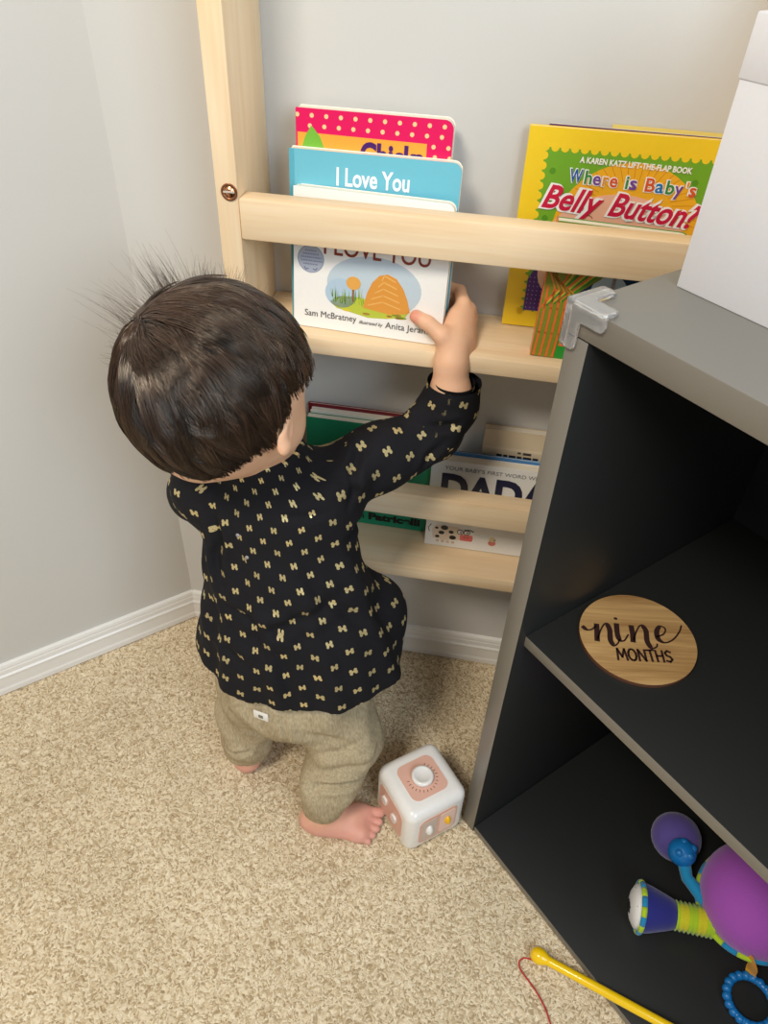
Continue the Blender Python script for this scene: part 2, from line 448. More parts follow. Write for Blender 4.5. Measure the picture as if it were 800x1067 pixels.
def art_katz(a, w, h, root):
    Y_ = (246, 208, 40)
    a.add([(0, 0), (w, 0), (w, h), (0, h)], Y_, 0)
    m = .020; G = (116, 172, 44)
    a.add([(m, m), (w-m, m), (w-m, h-m), (m, h-m)], G, 1)
    k = m
    while k < w-m+.001:
        a.add(ell(k, h-m, .0045, .0045, 12), Y_, 2); a.add(ell(k, m, .0045, .0045, 12), Y_, 2); k += .0108
    k = m
    while k < h-m+.001:
        a.add(ell(m, k, .0045, .0045, 12), Y_, 2); a.add(ell(w-m, k, .0045, .0045, 12), Y_, 2); k += .0108
    for c in range(8):
        for r_ in range(8):
            x = m+.012+c*.026+(r_ % 2)*.013; zz = m+.012+r_*.026
            if m+.009 < x < w-m-.008 and m+.009 < zz < h-m-.009: a.add(ell(x, zz, .0036, .0036, 12), (88, 148, 34), 2)
    # a plain yellow dome with a pale oval: generic stand-in for the drawn face
    a.add(ell(w*.54, h*.52, .085, .083, 48), (244, 180, 40), 3)
    for k in range(26):
        an = PI*(.06+.88*k/25); x0 = w*.54+.052*math.cos(an); z0 = h*.60+.045*math.sin(an)
        a.line([(x0, z0), (w*.54+.080*math.cos(an), h*.535+.080*math.sin(an))], .0007, (214, 138, 30), 4)
    a.add(ell(w*.50, h*.47, .080, .060, 40), (246, 186, 160), 5)
    for dx in (-.036, .034):
        a.line([(w*.5+dx+.006*math.cos(t), h*.60+.004*math.sin(t)) for t in np.linspace(.3, 2.8, 7)], .0012, (170, 100, 60), 6)
    a.add([(m+.004, .022), (.072, .022), (.072, .058), (.030, .075), (m+.004, .062)], (84, 44, 130), 6)
    for i in range(9):
        for j in range(8):
            x = m+.007+i*.005; zz = .026+j*.0055
            a.add(ell(x, zz, .0007, .0007, 6), (190, 160, 220), 7)
    a.add(ell(.056, .075, .022, .030, 24), (246, 196, 170), 8)
    text_mesh('title', 'A KAREN KATZ LIFT-THE-FLAP BOOK', .0085, ink((252, 250, 240)), root, .060, h-.0330, width=.122, bold=.0003, y=-.0014, rot=R(-1.0))
    cols = [(40, 120, 190), (120, 70, 160), (220, 90, 40), (60, 140, 60), (230, 150, 40)]
    x = .052
    for i, (s, wd) in enumerate((('W', .0150), ('h', .0090), ('e', .0095), ('r', .0075), ('e', .0095), (' ', .006), ('i', .0040), ('s', .0090), (' ', .006), ('B', .0115), ('a', .0100), ('b', .0100), ('y', .0100), ("'", .0035), ('s', .0085))):
        zz = h-.054-.035*(x-.05)
        if s.strip():
            text_mesh('title', s, .0200, ink((252, 252, 252)), root, x-.0004, zz, bold=.0013, width=wd+.0010, y=-.0013)
            text_mesh('title', s, .0200, ink(cols[i*3 % 5] if s != 'W' else (30, 90, 170)), root, x, zz, bold=.0004, width=wd-.001, y=-.0016)
        x += wd+.0008
    for j, (s, x0, z0, wd) in enumerate((('Belly', .024, h-.083, .068), ('Button?', .100, h-.086, .100))):
        text_mesh('title', s, .036, ink((252, 250, 250)), root, x0-.001, z0, bold=.0026, shear=.32, width=wd+.003, y=-.0018, rot=R(-4))
        text_mesh('title', s, .036, ink((208, 30, 70)), root, x0, z0, bold=.0008, shear=.32, width=wd, y=-.0021, rot=R(-4))
book('picture_book', (.5125, -.0265, .7020), 2.0, .232, .2325, .0080,
     'large yellow and green picture book reading Where is Baby\'s Belly Button', (246, 208, 40), r=.002, ry=-.3, art=art_katz, board=False)
book('picture_book', (.532, -.0100, .7020), .3, .190, .2335, .0042, 'thin cream and purple picture book, only its top edge showing behind the yellow one', (96, 60, 110), r=.002, back=(222, 214, 196), cov=.0008, board=False)
book('picture_book', (.600, -.0052, .7020), .1, .140, .2365, .0036, 'thin pale yellow picture book against the wall, rearmost behind the belly button book', (236, 214, 120), r=.002, cov=.0008, board=False)

def art_window(a, w, h, root):
    OR = (230, 112, 52); GR = (44, 150, 52); OL = (132, 140, 44); NV = (22, 56, 92)
    a.add([(0, 0), (w, 0), (w, h), (0, h)], GR, 0)
    a.add([(.036, .024), (w-.020, .024), (w-.020, h-.010), (.036, h-.010)], NV, 1)
    a.add([(.030, .016), (w-.015, .016), (w-.015, .024), (.030, .024)], OR, 2)
    for x in (.075, .104): a.add([(x-.002, .024), (x+.002, .024), (x+.002, h), (x-.002, h)], OR, 2)
    a.add(ell(.072, .088, .020, .018, 28), (186, 210, 226), 2)
    for k in range(46):
        a.add(ell(random.uniform(.040, w-.024), random.uniform(.028, h-.015), .0008, .0008, 6), (220, 230, 240), 3)
    a.add([(0, 0), (.026, 0), (.028, .03), (.030, .070), (.036, .080), (.060, .1), (.080, .13), (.084, h), (0, h)], OL, 4)
    for k in range(4):
        x = .003+k*.0075
        a.line([(x, 0), (x+.0015, .03), (x+.002, .060), (x+.001, .085)], .0026, OR, 5)
    for k in range(9):
        t = k/8
        a.line([(.001+.022*t, .060+.01*t), (.010+.030*t, .075+.012*t), (.022+.045*t, .095+.02*t), (.030+.055*t, .125+.03*t)], .0022, [OR, (214, 190, 70), GR][k % 3], 5)
        a.line([(.034-.022*t, .080+.004*t), (.016-.014*t, .092+.012*t), (.004, .108+.02*t)], .0018, [(226, 140, 60), OL][k % 2], 6)
    a.add([(w-.020, 0), (w, 0), (w, h), (w-.026, h), (w-.016, .07)], (40, 120, 44), 4)
    a.add([(w-.006, 0), (w, 0), (w, h), (w-.008, h)], (236, 200, 60), 5)
book('board_book', (.5515, -.1000, .7020), 5.5, .145, .1570, .0185,
     'green and orange board book showing curtains and a starry night window, beside the cabinet', (70, 140, 50), art=art_window, ry=1.5, spine=(226, 120, 60))

def art_green(a, w, h, root):
    a.add([(0, 0), (w, 0), (w, h), (0, h)], (24, 138, 98), 0)
    text_mesh('title', 'Leslie Patricelli', .0185, ink((16, 20, 18)), root, .036, .0105, width=.146, bold=.0010, y=-.0006)
book('board_book', (.2500, -.0370, .3340), 1.6, .191, .1885, .0130,
     'green board book on the lower shelf behind the child, black author name at its foot', (24, 138, 98), art=art_green, r=.006)
book('picture_book', (.2530, -.0228, .3340), 1.6, .188, .1925, .0090, 'white picture book with pale page edges directly behind the green one', (238, 234, 222), r=.004, board=False)
book('picture_book', (.2480, -.0124, .3340), 1.2, .196, .1975, .0050, 'thin dark red picture book against the wall behind the green one', (120, 14, 34), r=.003, board=False, cov=.0012)

def art_dada(a, w, h, root):
    a.add([(0, 0), (w, 0), (w, h), (0, h)], (236, 234, 228), 0)
    nv = ink((34, 38, 66))
    text_mesh('title', "YOUR BABY'S FIRST WORD WILL BE", .0088, ink((120, 118, 118)), root, .020, h-.0145, width=.156, y=-.0006)
    text_mesh('title', 'DADA', .064, nv, root, .015, h-.0675, width=.162, bold=.0028, y=-.0006)
    # patch of cow-coloured shapes: generic farm animal stand-in
    a.add([(.012, .014), (.010, .030), (.016, .040), (.050, .040), (.058, .030), (.054, .016), (.030, .012)], (226, 208, 188), 1)
    for x, zz, r1 in ((.017, .034, .0028), (.029, .036, .0058), (.025, .026, .0046), (.040, .029, .0040), (.043, .019, .0054), (.019, .018, .0035)):
        a.add(ell(x, zz, r1, r1*.75, 14), (24, 22, 24), 2)
    a.add(rrect(.020, .0115, .003, .054, .0155), (226, 112, 108), 3)
    for x in (.061, .066): a.add(ell(x, .022, .0012, .0009, 8), (60, 20, 20), 4)
    for x in (.054, .064):
        a.add(ell(x, .0315, .0052, .0046, 18), (24, 22, 24), 3); a.add(ell(x, .0315, .0040, .0034, 18), (244, 240, 232), 4); a.add(ell(x+.001, .0312, .0014, .0014, 10), (24, 22, 24), 5)
    a.line([(.060, .036), (.068, .037), (.074, .035)], .0014, (24, 22, 24), 5)
    a.line([(.006, .026), (.004, .033), (.008, .040)], .0010, (60, 50, 46), 2)
    for x in (.020, .028, .036, .044): a.add(ell(x, .0095, .0028, .0024, 10), (214, 186, 160), 2)
    a.add(ell(.104, .018, .006, .005, 14), (214, 120, 106), 2); a.add(ell(.104, .025, .005, .0045, 14), (214, 196, 150), 3)
    a.add(ell(.108, .024, .0012, .0012, 8), (24, 22, 24), 4)
    text_mesh('title', 'Moo', .012, ink((226, 226, 222)), root, .076, .024, y=-.0006)
dada = book('board_book', (.4440, -.0640, .3340), 5.2, .180, .1565, .0180,
     'white board book reading DADA with a spotted animal at its foot', (236, 234, 228), art=art_dada, ry=-.6)
book('picture_book', (.4560, -.0440, .3340), 5.0, .170, .1600, .0045, 'thin blue picture book showing a narrow edge behind the DADA book', (70, 132, 190), r=.003, board=False, cov=.0010)
def art_brown(a, w, h, root):
    a.add([(0, 0), (w, 0), (w, h), (0, h)], (214, 196, 166), 0)
    a.line([(0.002, h-.030), (w, h-.030)], .004, (224, 206, 178), 1)
    for k, (x, l) in enumerate(((.022, .008), (.032, .006), (.040, .010), (.052, .007), (.061, .012), (.075, .008))):
        a.add([(x, h-.046), (x+l, h-.046), (x+l, h-.040), (x, h-.040)], (40, 34, 34), 2)
    a.add([(.052, h-.036), (.057, h-.036), (.057, h-.033), (.052, h-.033)], (70, 60, 56), 2)
    a.add([(.060, h-.037), (.072, h-.037), (.072, h-.033), (.060, h-.033)], (70, 60, 56), 2)
book('board_book', (.5120, -.0300, .3340), 4.0, .130, .1985, .0150, 'beige book standing at the back of the lower shelf next to the cabinet', (214, 196, 166), r=.003, art=art_brown)

# ------------------------------------------------------------------ grey cabinet
cab = tag(empty('cube_cabinet', (O.x, O.y, 0), (0, 0, -A)), 'dark grey open-fronted storage cabinet standing at an angle beside the bookshelf', 'cabinet')
CW, CD = .72, .42; UL, UT = -.005, .024
fe = lambda f: 1 if f.normal.y < -.5 else 0
def panel(name, lo, hi): return box(name, lo, hi, None, cab, bev=.0010, mats=[GREYWOOD, EDGE], facefn=fe)
panel('side_panel', (UL, 0, 0), (UL+UT, CD, .8495))
panel('side_panel', (CW-UT, 0, 0), (CW, CD, .8495))
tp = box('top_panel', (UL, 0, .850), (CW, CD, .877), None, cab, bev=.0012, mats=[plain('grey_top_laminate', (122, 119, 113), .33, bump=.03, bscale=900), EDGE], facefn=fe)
panel('bottom_panel', (UL+UT+.0002, .002, .001), (CW-UT-.0002, CD-.012, .0145))
panel('shelf', (UL+UT+.0003, .012, .4640-.0155), (CW-UT-.0003, CD-.013, .4655))
box('back_panel', (UL+UT, CD-.012, .004), (CW-UT, CD-.004, .849), GREYWOOD, cab, bev=0)

def plastic():
    m, nt, p = new_mat('clear_plastic')
    p.inputs['Base Color'].default_value = (.97, .97, .97, 1); p.inputs['Roughness'].default_value = .08; p.inputs['Coat Weight'].default_value = .6
    p.inputs['Transmission Weight'].default_value = .88; p.inputs['IOR'].default_value = 1.45
    n = nd(nt, 'ShaderNodeTexNoise'); n.inputs['Scale'].default_value = 140; n.inputs['Detail'].default_value = 3
    tc = nd(nt, 'ShaderNodeTexCoord'); nt.links.new(tc.outputs['Object'], n.inputs['Vector'])
    b = nd(nt, 'ShaderNodeBump'); b.inputs['Strength'].default_value = .3; b.inputs['Distance'].default_value = .001
    nt.links.new(n.outputs['Fac'], b.inputs['Height']); nt.links.new(b.outputs[0], p.inputs['Normal'])
    return m
def corner_guard():
    bm = bmesh.new()
    t = .0045; L = .039; W = .0125; e = .0004
    def Lplate(axes, off):
        # L-shaped plate with rounded ends in the plane of axes, thickness outwards
        r = .005; pts = [(-t, -t)]
        for c, a0 in (((L-r, -t+r), -90), ((L-r, W-r), 0)):
            for k in range(5): a = R(a0+22.5*k); pts.append((c[0]+r*math.cos(a), c[1]+r*math.sin(a)))
        pts.append((W, W))
        for c, a0 in (((W-r, L-r), 0), ((-t+r, L-r), 90)):
            for k in range(5): a = R(a0+22.5*k); pts.append((c[0]+r*math.cos(a), c[1]+r*math.sin(a)))
        vs = []
        for d in (-e, -t-e):
            ring = []
            for p, q in pts:
                v = [0, 0, 0]; v[axes[0]] = p; v[axes[1]] = q; v[3-axes[0]-axes[1]] = d; ring.append(bm.verts.new(v))
            vs.append(ring)
        k = len(pts)
        bm.faces.new(vs[0]); bm.faces.new(vs[1][::-1])
        for i in range(k): bm.faces.new((vs[0][i], vs[0][(i+1) % k], vs[1][(i+1) % k], vs[1][i]))
        # raised rim ribs
    for ax in ((0, 1), (1, 2), (2, 0)): Lplate(ax, 0)
    # local axes: 0 along front, 1 into cabinet, 2 DOWN
    bmesh.ops.recalc_face_normals(bm, faces=bm.faces[:])
    M = Matrix(((1, 0, 0, 0), (0, 1, 0, 0), (0, 0, -1, 0), (0, 0, 0, 1)))
    p = O + U*UL
    bmesh.ops.transform(bm, matrix=M, verts=bm.verts)
    bmesh.ops.recalc_face_normals(bm, faces=bm.faces[:])
    o = from_bm('corner_guard', bm, plastic())
    o.location = (p.x, p.y, .877); o.rotation_euler = (0, 0, -A)
    rm = o.modifiers.new('Remesh', 'REMESH'); rm.mode = 'VOXEL'; rm.voxel_size = .0010
    sm = o.modifiers.new('Smooth', 'SMOOTH'); sm.iterations = 6; sm.factor = .5
    return tag(o, 'clear plastic corner protector on the front corner of the cabinet top', 'corner protector')
cg = corner_guard()
dg = bpy.context.evaluated_depsgraph_get(); dg.update()
me = bpy.data.meshes.new_from_object(cg.evaluated_get(dg)); cg.modifiers.clear(); cg.data = me; smooth(cg)

WB = plain('white_box_board', (222, 221, 224), .5)
p = O + U*.017 + N*.10
wb = tag(empty('storage_box', (p.x, p.y, .8772), (0, 0, -A)), 'white lidded storage box on top of the grey cabinet', 'box')
box('box_body', (.0012, .0012, 0), (.33, .255, .168), WB, wb, bev=.001)
box('lid', (0, 0, .160), (.3312, .2562, .202), WB, wb, bev=.0014)

# ------------------------------------------------------------------ wooden milestone disc
dc = O + U*.0955 + N*.118
disc_w = wood('disc_wood', 0, (206, 168, 112), (140, 100, 56), 1.6)
dr = R(8)
disc = tag(empty('milestone_disc', (dc.x, dc.y, .4657), (0, 0, dr)), 'round engraved wooden disc reading nine months, lying on the cabinet shelf', 'wooden sign')
bm = bmesh.new()
lathe(bm, [(.0660, 0), (.0675, .0004), (.0678, .0050), (.0674, .0056)], None, 72, lambda j, k: 1)
for f in bm.faces:
    f.material_index = 0 if f.normal.z > .5 or len(f.verts) > 10 else 1
from_bm('disc_board', bm, [disc_w, plain('burnt_edge', (84, 50, 30), .6)], disc, 40)
INK = plain('burnt_brown', (48, 24, 20), .6)
def script_stroke(bm, pts, w0, w1):
    P = catmull([(a, b, 0) for a, b in pts], 8); L = []; Rr = []
    for i, q in enumerate(P):
        t = (P[min(i+1, len(P)-1)] - P[max(i-1, 0)]).normalized(); nn = Vector((-t.y, t.x, 0))
        # brush pen: downstrokes are heavy
        w = w0 + (w1-w0)*max(0, -t.y)**1.2
        L.append(q+nn*w/2); Rr.append(q-nn*w/2)
    zt = .0060
    for z_, in ((zt,),):
        a = [bm.verts.new((v.x, v.y, z_)) for v in L]; b = [bm.verts.new((v.x, v.y, z_)) for v in Rr]
        a2 = [bm.verts.new((v.x, v.y, z_-.0006)) for v in L]; b2 = [bm.verts.new((v.x, v.y, z_-.0006)) for v in Rr]
        for i in range(len(a)-1):
            bm.faces.new((b[i], b[i+1], a[i+1], a[i])); bm.faces.new((a[i], a[i+1], a2[i+1], a2[i])); bm.faces.new((b2[i], b2[i+1], b[i+1], b[i]))
bm = bmesh.new()
k = .001
S_ = lambda pts: [(x*k, y*k) for x, y in pts]
for st in ([(-63, 13), (-58, 8), (-52, 9), (-46, 15)], [(-45, 18), (-47, 4), (-49, -9)], [(-48, -6), (-41, 10), (-34, 19), (-31, 10), (-33, -6), (-30, -14), (-25, -10), (-22, -4)],
           [(-21, 20), (-23, 4), (-22, -5), (-17, -6), (-10, 4)], [(-4, 18), (-5, 4), (-7, -8)], [(-6, -5), (1, 10), (8, 19), (12, 11), (10, -5), (13, -15), (19, -13), (21, -8)],
           [(22, 2), (32, 7), (36, 15), (31, 19), (25, 11), (24, -1), (31, -6), (42, 0), (52, 12), (57, 22)]):
    script_stroke(bm, S_(st), .0019, .0062)
for v in ell(-.0215, .0275, .0022, .0022, 12): pass
vs = [bm.verts.new((x, y, .0060)) for x, y in ell(-.0205, .0275, .0024, .0020, 12)]; bm.faces.new(vs)
from_bm('lettering', bm, INK, disc)
bm = bmesh.new()
LET = {'M': (11, [[(0, 0), (1.5, 16), (5.5, 4), (9.5, 16), (11, 0)]]), 'O': (10, [[(5+4.4*math.sin(t), 8+8*math.cos(t)) for t in np.linspace(0, 2*PI, 15)]]), 'N': (9, [[(.5, 0), (1, 16), (8, 0), (8.5, 16)]]),
       'T': (8, [[(0, 15.5), (8.5, 16)], [(4.2, 16), (4.4, 0)]]), 'H': (9, [[(1, 0), (1, 16)], [(8, 0), (8.4, 16)], [(1, 8), (8.2, 8.5)]]), 'S': (8, [[(7.5, 14), (4, 16), (1, 13), (2, 9.5), (6, 7.5), (7.5, 4), (4.5, .5), (.5, 2)]])}
x = -29.5
for ch in 'MONTHS':
    wd, sts = LET[ch]
    for st_ in sts:
        for i in range(len(st_)-1):
            p0, p1 = Vector(((x+st_[i][0])*k, (st_[i][1]*1.02-34.5)*k)), Vector(((x+st_[i+1][0])*k, (st_[i+1][1]*1.02-34.5)*k))
            e = (p1-p0).normalized()*.0006
            poly = strip([p0-e, p1+e], .0025)
            vs = [bm.verts.new((q[0], q[1], .0060)) for q in poly] + [bm.verts.new((q[0], q[1], .0054)) for q in poly]
            bm.faces.new(vs[:4])
            for i2 in range(4): bm.faces.new((vs[i2], vs[(i2+1) % 4], vs[4+(i2+1) % 4], vs[4+i2]))
    x += wd+1.6
bmesh.ops.recalc_face_normals(bm, faces=bm.faces[:])
from_bm('lettering', bm, INK, disc)

# ------------------------------------------------------------------ activity cube
cubeM = (.4935, -.3305, .0)
cube = tag(empty('activity_cube', cubeM, (0, 0, R(-51))), 'white and pink baby activity cube with a dial, on the carpet by the cabinet', 'toy')
CS = .104; PK = plain('cube_pink', (226, 178, 158), .4); CWT = plain('cube_white', (240, 236, 230), .3, coat=.2)
bm = bmesh.new(); bmesh.ops.create_cube(bm, size=1)
for v in bm.verts: v.co = Vector((v.co.x*CS, v.co.y*CS, (v.co.z+.5)*CS))
bmesh.ops.bevel(bm, geom=bm.edges[:], offset=.016, segments=6, affect='EDGES', profile=.5)
from_bm('cube_body', bm, CWT, cube, 60)
def side_m(face):
    h = CS/2
    c = {'top': Matrix.Translation((0, 0, CS)), 'front': Matrix.Translation((0, -h, h)) @ Matrix.Rotation(PI/2, 4, 'X'),
         'right': Matrix.Translation((h, 0, h)) @ Matrix.Rotation(PI/2, 4, 'Z') @ Matrix.Rotation(PI/2, 4, 'X'),
         'back': Matrix.Translation((0, h, h)) @ Matrix.Rotation(PI, 4, 'Z') @ Matrix.Rotation(PI/2, 4, 'X'),
         'left': Matrix.Translation((-h, 0, h)) @ Matrix.Rotation(-PI/2, 4, 'Z') @ Matrix.Rotation(PI/2, 4, 'X')}
    return c[face]
def plate(face, w, h, mat, name, z0=-.001, z1=.0008, r=.012, x=0, y=0):
    bm = bmesh.new(); vs = prism(bm, rrect(w, h, r, -w/2, -h/2), 0, 1)
    for v in vs: v.co = Vector((v.co.x+x, v.co.z+y, z0+(1-v.co.y)*(z1-z0)))
    bmesh.ops.recalc_face_normals(bm, faces=bm.faces[:])
    bmesh.ops.transform(bm, matrix=side_m(face), verts=bm.verts)
    return from_bm(name, bm, mat, cube)
plate('top', .062, .062, PK, 'pink_panel')
bm = bmesh.new(); lathe(bm, [(.0165, 0), (.0170, .006), (.0160, .0085), (.0125, .0095), (.0120, .0090), (.0001, .0090)], side_m('top'), 36)
from_bm('dial', bm, CWT, cube)
bm = bmesh.new()
for q in range(17):
    a = R(-150+q*15+90-40)
    M = Matrix.Rotation(a, 4, 'Z')
    r0 = .0205
    vs = [bm.verts.new(M @ Vector((x, y, z))) for z in (.0006, .0012) for x, y in ((r0, -.0005), (r0+.0038, -.0005), (r0+.0038, .0005), (r0, .0005))]
    bm.faces.new(vs[4:]);
    for i in range(4): bm.faces.new((vs[i], vs[(i+1) % 4], vs[4+(i+1) % 4], vs[4+i]))
bmesh.ops.transform(bm, matrix=side_m('top'), verts=bm.verts)
from_bm('dial_mark', bm, plain('dial_mark', (132, 92, 62), .5), cube)
for fc in ('front', 'left', 'right', 'back'):
    plate(fc, .066, .066, PK, 'pink_panel')
# right-hand visible face (x+): two switches
plate('right', .027, .052, plain('cube_grey_pink', (206, 186, 172), .4), 'switch_plate', z0=.0006, z1=.0014, r=.004, x=-.016)
plate('right', .027, .052, plain('cube_pale_pink', (240, 206, 190), .4), 'switch_plate', z0=.0006, z1=.0014, r=.004, x=.016)
def knob(face, x, y, col, nm, r=.011, lab=None):
    bm = bmesh.new()
    M = side_m(face) @ Matrix.Translation((x, y, .001))
    bmesh.ops.create_uvsphere(bm, u_segments=20, v_segments=12, radius=1, matrix=M @ Matrix.Diagonal((r*.62, r*1.15, .007, 1)))
    o = from_bm(nm, bm, col, cube, 180)
    if lab: o['label'] = lab
knob('right', -.016, 0, CWT, 'switch_knob', .010)
knob('right', .016, .002, plain('switch_yellow', (240, 184, 30), .35), 'switch_knob', .0085, 'yellow switch knob')
knob('left', 0, .002, CWT, 'switch_knob', .006); 
for fc, pos in (('front', ((-.016, .006), (.012, -.002))),):
    for x, y in pos: plate(fc, .013, .017, CWT, 'slider', z0=0, z1=.004, r=.005, x=x, y=y)

# ------------------------------------------------------------------ wand with red string
a0, a1 = Vector((.6865, -.5105, .0118)), Vector((.8530, -.5760, .0410))
d = (a1-a0).normalized()
wand = tag(empty('toy_wand', (0, 0, 0)), 'yellow plastic toy rod with a knobbed end lying across the cabinet lip', 'toy')
bm = bmesh.new()
M = Matrix.Translation(a0) @ d.to_track_quat('Z', 'Y').to_matrix().to_4x4()
lathe(bm, [(.0005, -.011), (.006, -.0095), (.0095, -.006), (.0112, 0), (.0105, .0055), (.0085, .0100), (.0062, .0140), (.0062, .02), (.0062, .26), (.004, .262)], M, 28)
from_bm('rod', bm, plain('yellow_plastic', (250, 204, 16), .25, coat=.3), wand)
bm = bmesh.new()
P = catmull([(.683, -.519, .0120), (.676, -.516, .008), (.668, -.515, .005), (.662, -.520, .003), (.663, -.527, .003), (.667, -.533, .003), (.678, -.544, .003), (.688, -.555, .003), (.697, -.568, .003), (.703, -.581, .003), (.709, -.600, .003), (.712, -.64, .003)], 6)
tube(bm, P, .0011, 8)
o = from_bm('string', bm, plain('red_string', (190, 40, 36), .7, bump=.4, bscale=1500), wand); o['label'] = 'thin red string'

# ------------------------------------------------------------------ plush toy
def cpt(u, n, z): q = O + U*u + N*n; return Vector((q.x, q.y, z))
plush = tag(empty('plush_toy', cpt(.30, .17, .015)), 'purple plush baby toy with navy feet, in the bottom of the cabinet', 'plush toy')
PINV = Matrix.Translation(-plush.location)
def pobj(name, bm, mats, sm=180, parent=None):
    bmesh.ops.transform(bm, matrix=PINV, verts=bm.verts)
    return from_bm(name, bm, mats, parent or plush, sm)
def velvet(name, rgb, rgb2=None):
    m = plain(name, rgb, .8, spec=.2, bump=.5, bscale=900, sheen=.3)
    return m
VP = velvet('velvet_purple', (168, 84, 186)); VN = velvet('velvet_navy', (40, 44, 128)); VV = velvet('velvet_violet', (92, 78, 150))
GRN = velvet('lime_cloth', (176, 208, 40)); TRQ = velvet('turquoise_cloth', (30, 140, 190))
bc = cpt(.338, .236, .082)
bm = bmesh.new()
ax = (U*.35 - N*.94).normalized()
M = Matrix.Translation(bc) @ Matrix.Rotation(math.atan2(ax.y, ax.x), 4, 'Z') @ Matrix.Diagonal((.078, .075, .067, 1))
bmesh.ops.create_uvsphere(bm, u_segments=40, v_segments=24, radius=1, matrix=M)
pobj('body', bm, VP)
# striped piping round the body
bm = bmesh.new()
ringpts = []
Mr = Matrix.Translation(bc) @ Matrix.Rotation(math.atan2(ax.y, ax.x), 4, 'Z')
nseg = 96
ringpts = [Mr @ Vector((.0755*math.cos(2*PI*q/nseg), .0725*math.sin(2*PI*q/nseg), -.022+.006*math.sin(4*PI*q/nseg))) for q in range(nseg+1)]
for q in range(0, nseg, 4):
    tube(bm, ringpts[q:q+5], .0042, 8, mi=(q//4) % 2)
pobj('piping', bm, [GRN, TRQ])
def limb(p0, p1, scale=1):
    """crinkled neck then a cone foot with sole, from p0 outward to p1"""
    d = (p1-p0).normalized(); L = (p1-p0).length
    M = Matrix.Translation(p0) @ d.to_track_quat('Z', 'Y').to_matrix().to_4x4() @ Matrix.Scale(1.16, 4)
    bm = bmesh.new()
    pr = []
    for q in range(19): pr.append((.0145+.0030*(q % 2), -.012+.046*q/18))
    lathe(bm, pr, M, 24, lambda j, k: (j//4) % 2 if k < 8 else 0)
    pobj('ankle', bm, [GRN, velvet('lemon_cloth', (214, 206, 40))])
    bm = bmesh.new()
    lathe(bm, [(.012, .030), (.0165, .033), (.020, .042), (.026, .060), (.0285, .070), (.0275, .074)], M, 28)
    pobj('foot', bm, VN)
    bm = bmesh.new()
    for q in range(0, 32, 2):
        tube(bm, [M @ Vector((.0278*math.cos(2*PI*(q+s)/32), .0278*math.sin(2*PI*(q+s)/32), .0735)) for s in (0, .66, 1.33, 2)], .0040, 8, mi=(q//2) % 2)
    pobj('foot_piping', bm, [GRN, TRQ])
    bm = bmesh.new()
    lathe(bm, [(.0268, .074), (.0245, .079), (.018, .083), (.010, .085), (.0005, .0855)], M, 28)
    s = pobj('sole', bm, plain('white_cloth', (238, 236, 234), .8))
    bm = bmesh.new()
    for q in range(7):
        a_ = 2*PI*q/7; rr = .0160 if q else 0
        if q == 6: rr = .004
        c = Vector((rr*math.cos(a_*1.2), rr*math.sin(a_*1.2)))
        vs = [bm.verts.new(M @ Vector((c.x+(.0068 if t % 2 == 0 else .0030)*math.cos(2*PI*t/10), c.y+(.0068 if t % 2 == 0 else .0030)*math.sin(2*PI*t/10), .0870-.0035*(rr/.0135)**2*1.25))) for t in range(10)]
        bm.faces.new(vs)
    bmesh.ops.recalc_face_normals(bm, faces=bm.faces[:])
    bmesh.ops.transform(bm, matrix=PINV, verts=bm.verts)
    bmesh.ops.solidify(bm, geom=bm.faces[:], thickness=.0012)
    from_bm('star_print', bm, plain('black_print', (16, 16, 18), .7), plush)
pj, ps = cpt(.312, .165, .052), cpt(.240, .098, .050)
limb(ps + (pj-ps).normalized()*.098, ps)
# raised arm: violet dome and blue knob
bm = bmesh.new()
dq = cpt(.213, .228, .056)
bmesh.ops.create_uvsphere(bm, u_segments=28, v_segments=18, radius=1, matrix=Matrix.Translation(dq) @ Matrix.Diagonal((.036, .036, .034, 1)))
pobj('arm', bm, VV)
bm = bmesh.new()
kq = cpt(.236, .203, .078)
bmesh.ops.create_icosphere(bm, subdivisions=3, radius=.0200, matrix=Matrix.Translation(kq))
for v_ in (Vector((.006, -.010, .012)), Vector((.012, .002, .012)), Vector((-.008, -.008, .012)), Vector((0, .008, .014))):
    bmesh.ops.create_icosphere(bm, subdivisions=2, radius=.0062, matrix=Matrix.Translation(kq+v_))
pobj('rattle', bm, plain('blue_rubber', (24, 118, 190), .3))
bm = bmesh.new()
tube(bm, [kq, cpt(.262, .190, .060), cpt(.300, .180, .070)], [.010, .0085, .010], 12)
pobj('arm_strap', bm, TRQ)
# teether ring with ribbon
rc = cpt(.409, .152, .0235)
tr = tag(empty('teether', rc), 'blue beaded teething ring with an orange ribbon at the toy\'s side', 'teether')
del tr['label'], tr['category']; tr.parent = plush; tr.location = rc - plush.location
tr['label'] = 'blue beaded teething ring'
bm = bmesh.new()
for q in range(20):
    a_ = 2*PI*q/20
    bmesh.ops.create_icosphere(bm, subdivisions=2, radius=.0062, matrix=Matrix.Translation((.0300*math.cos(a_), .0300*math.sin(a_), 0)))
tube(bm, [(.0290*math.cos(2*PI*q/40), .0290*math.sin(2*PI*q/40), 0) for q in range(41)], .0048, 10)
o = from_bm('ring', bm, plain('blue_rubber', (24, 118, 190), .3), tr, 180)
bm = bmesh.new()
rp = [cpt(.372, .168, .078)-rc, cpt(.385, .172, .056)-rc, cpt(.388, .178, .032)-rc, cpt(.393, .176, .019)-rc]
rp = catmull(rp, 6); side = Vector((U.x, U.y, 0))*.0075
vsl = [[bm.verts.new(p_+side*s+Vector((0, 0, dz))) for s in (-1, 1) for dz in (0, .0012)] for p_ in rp]
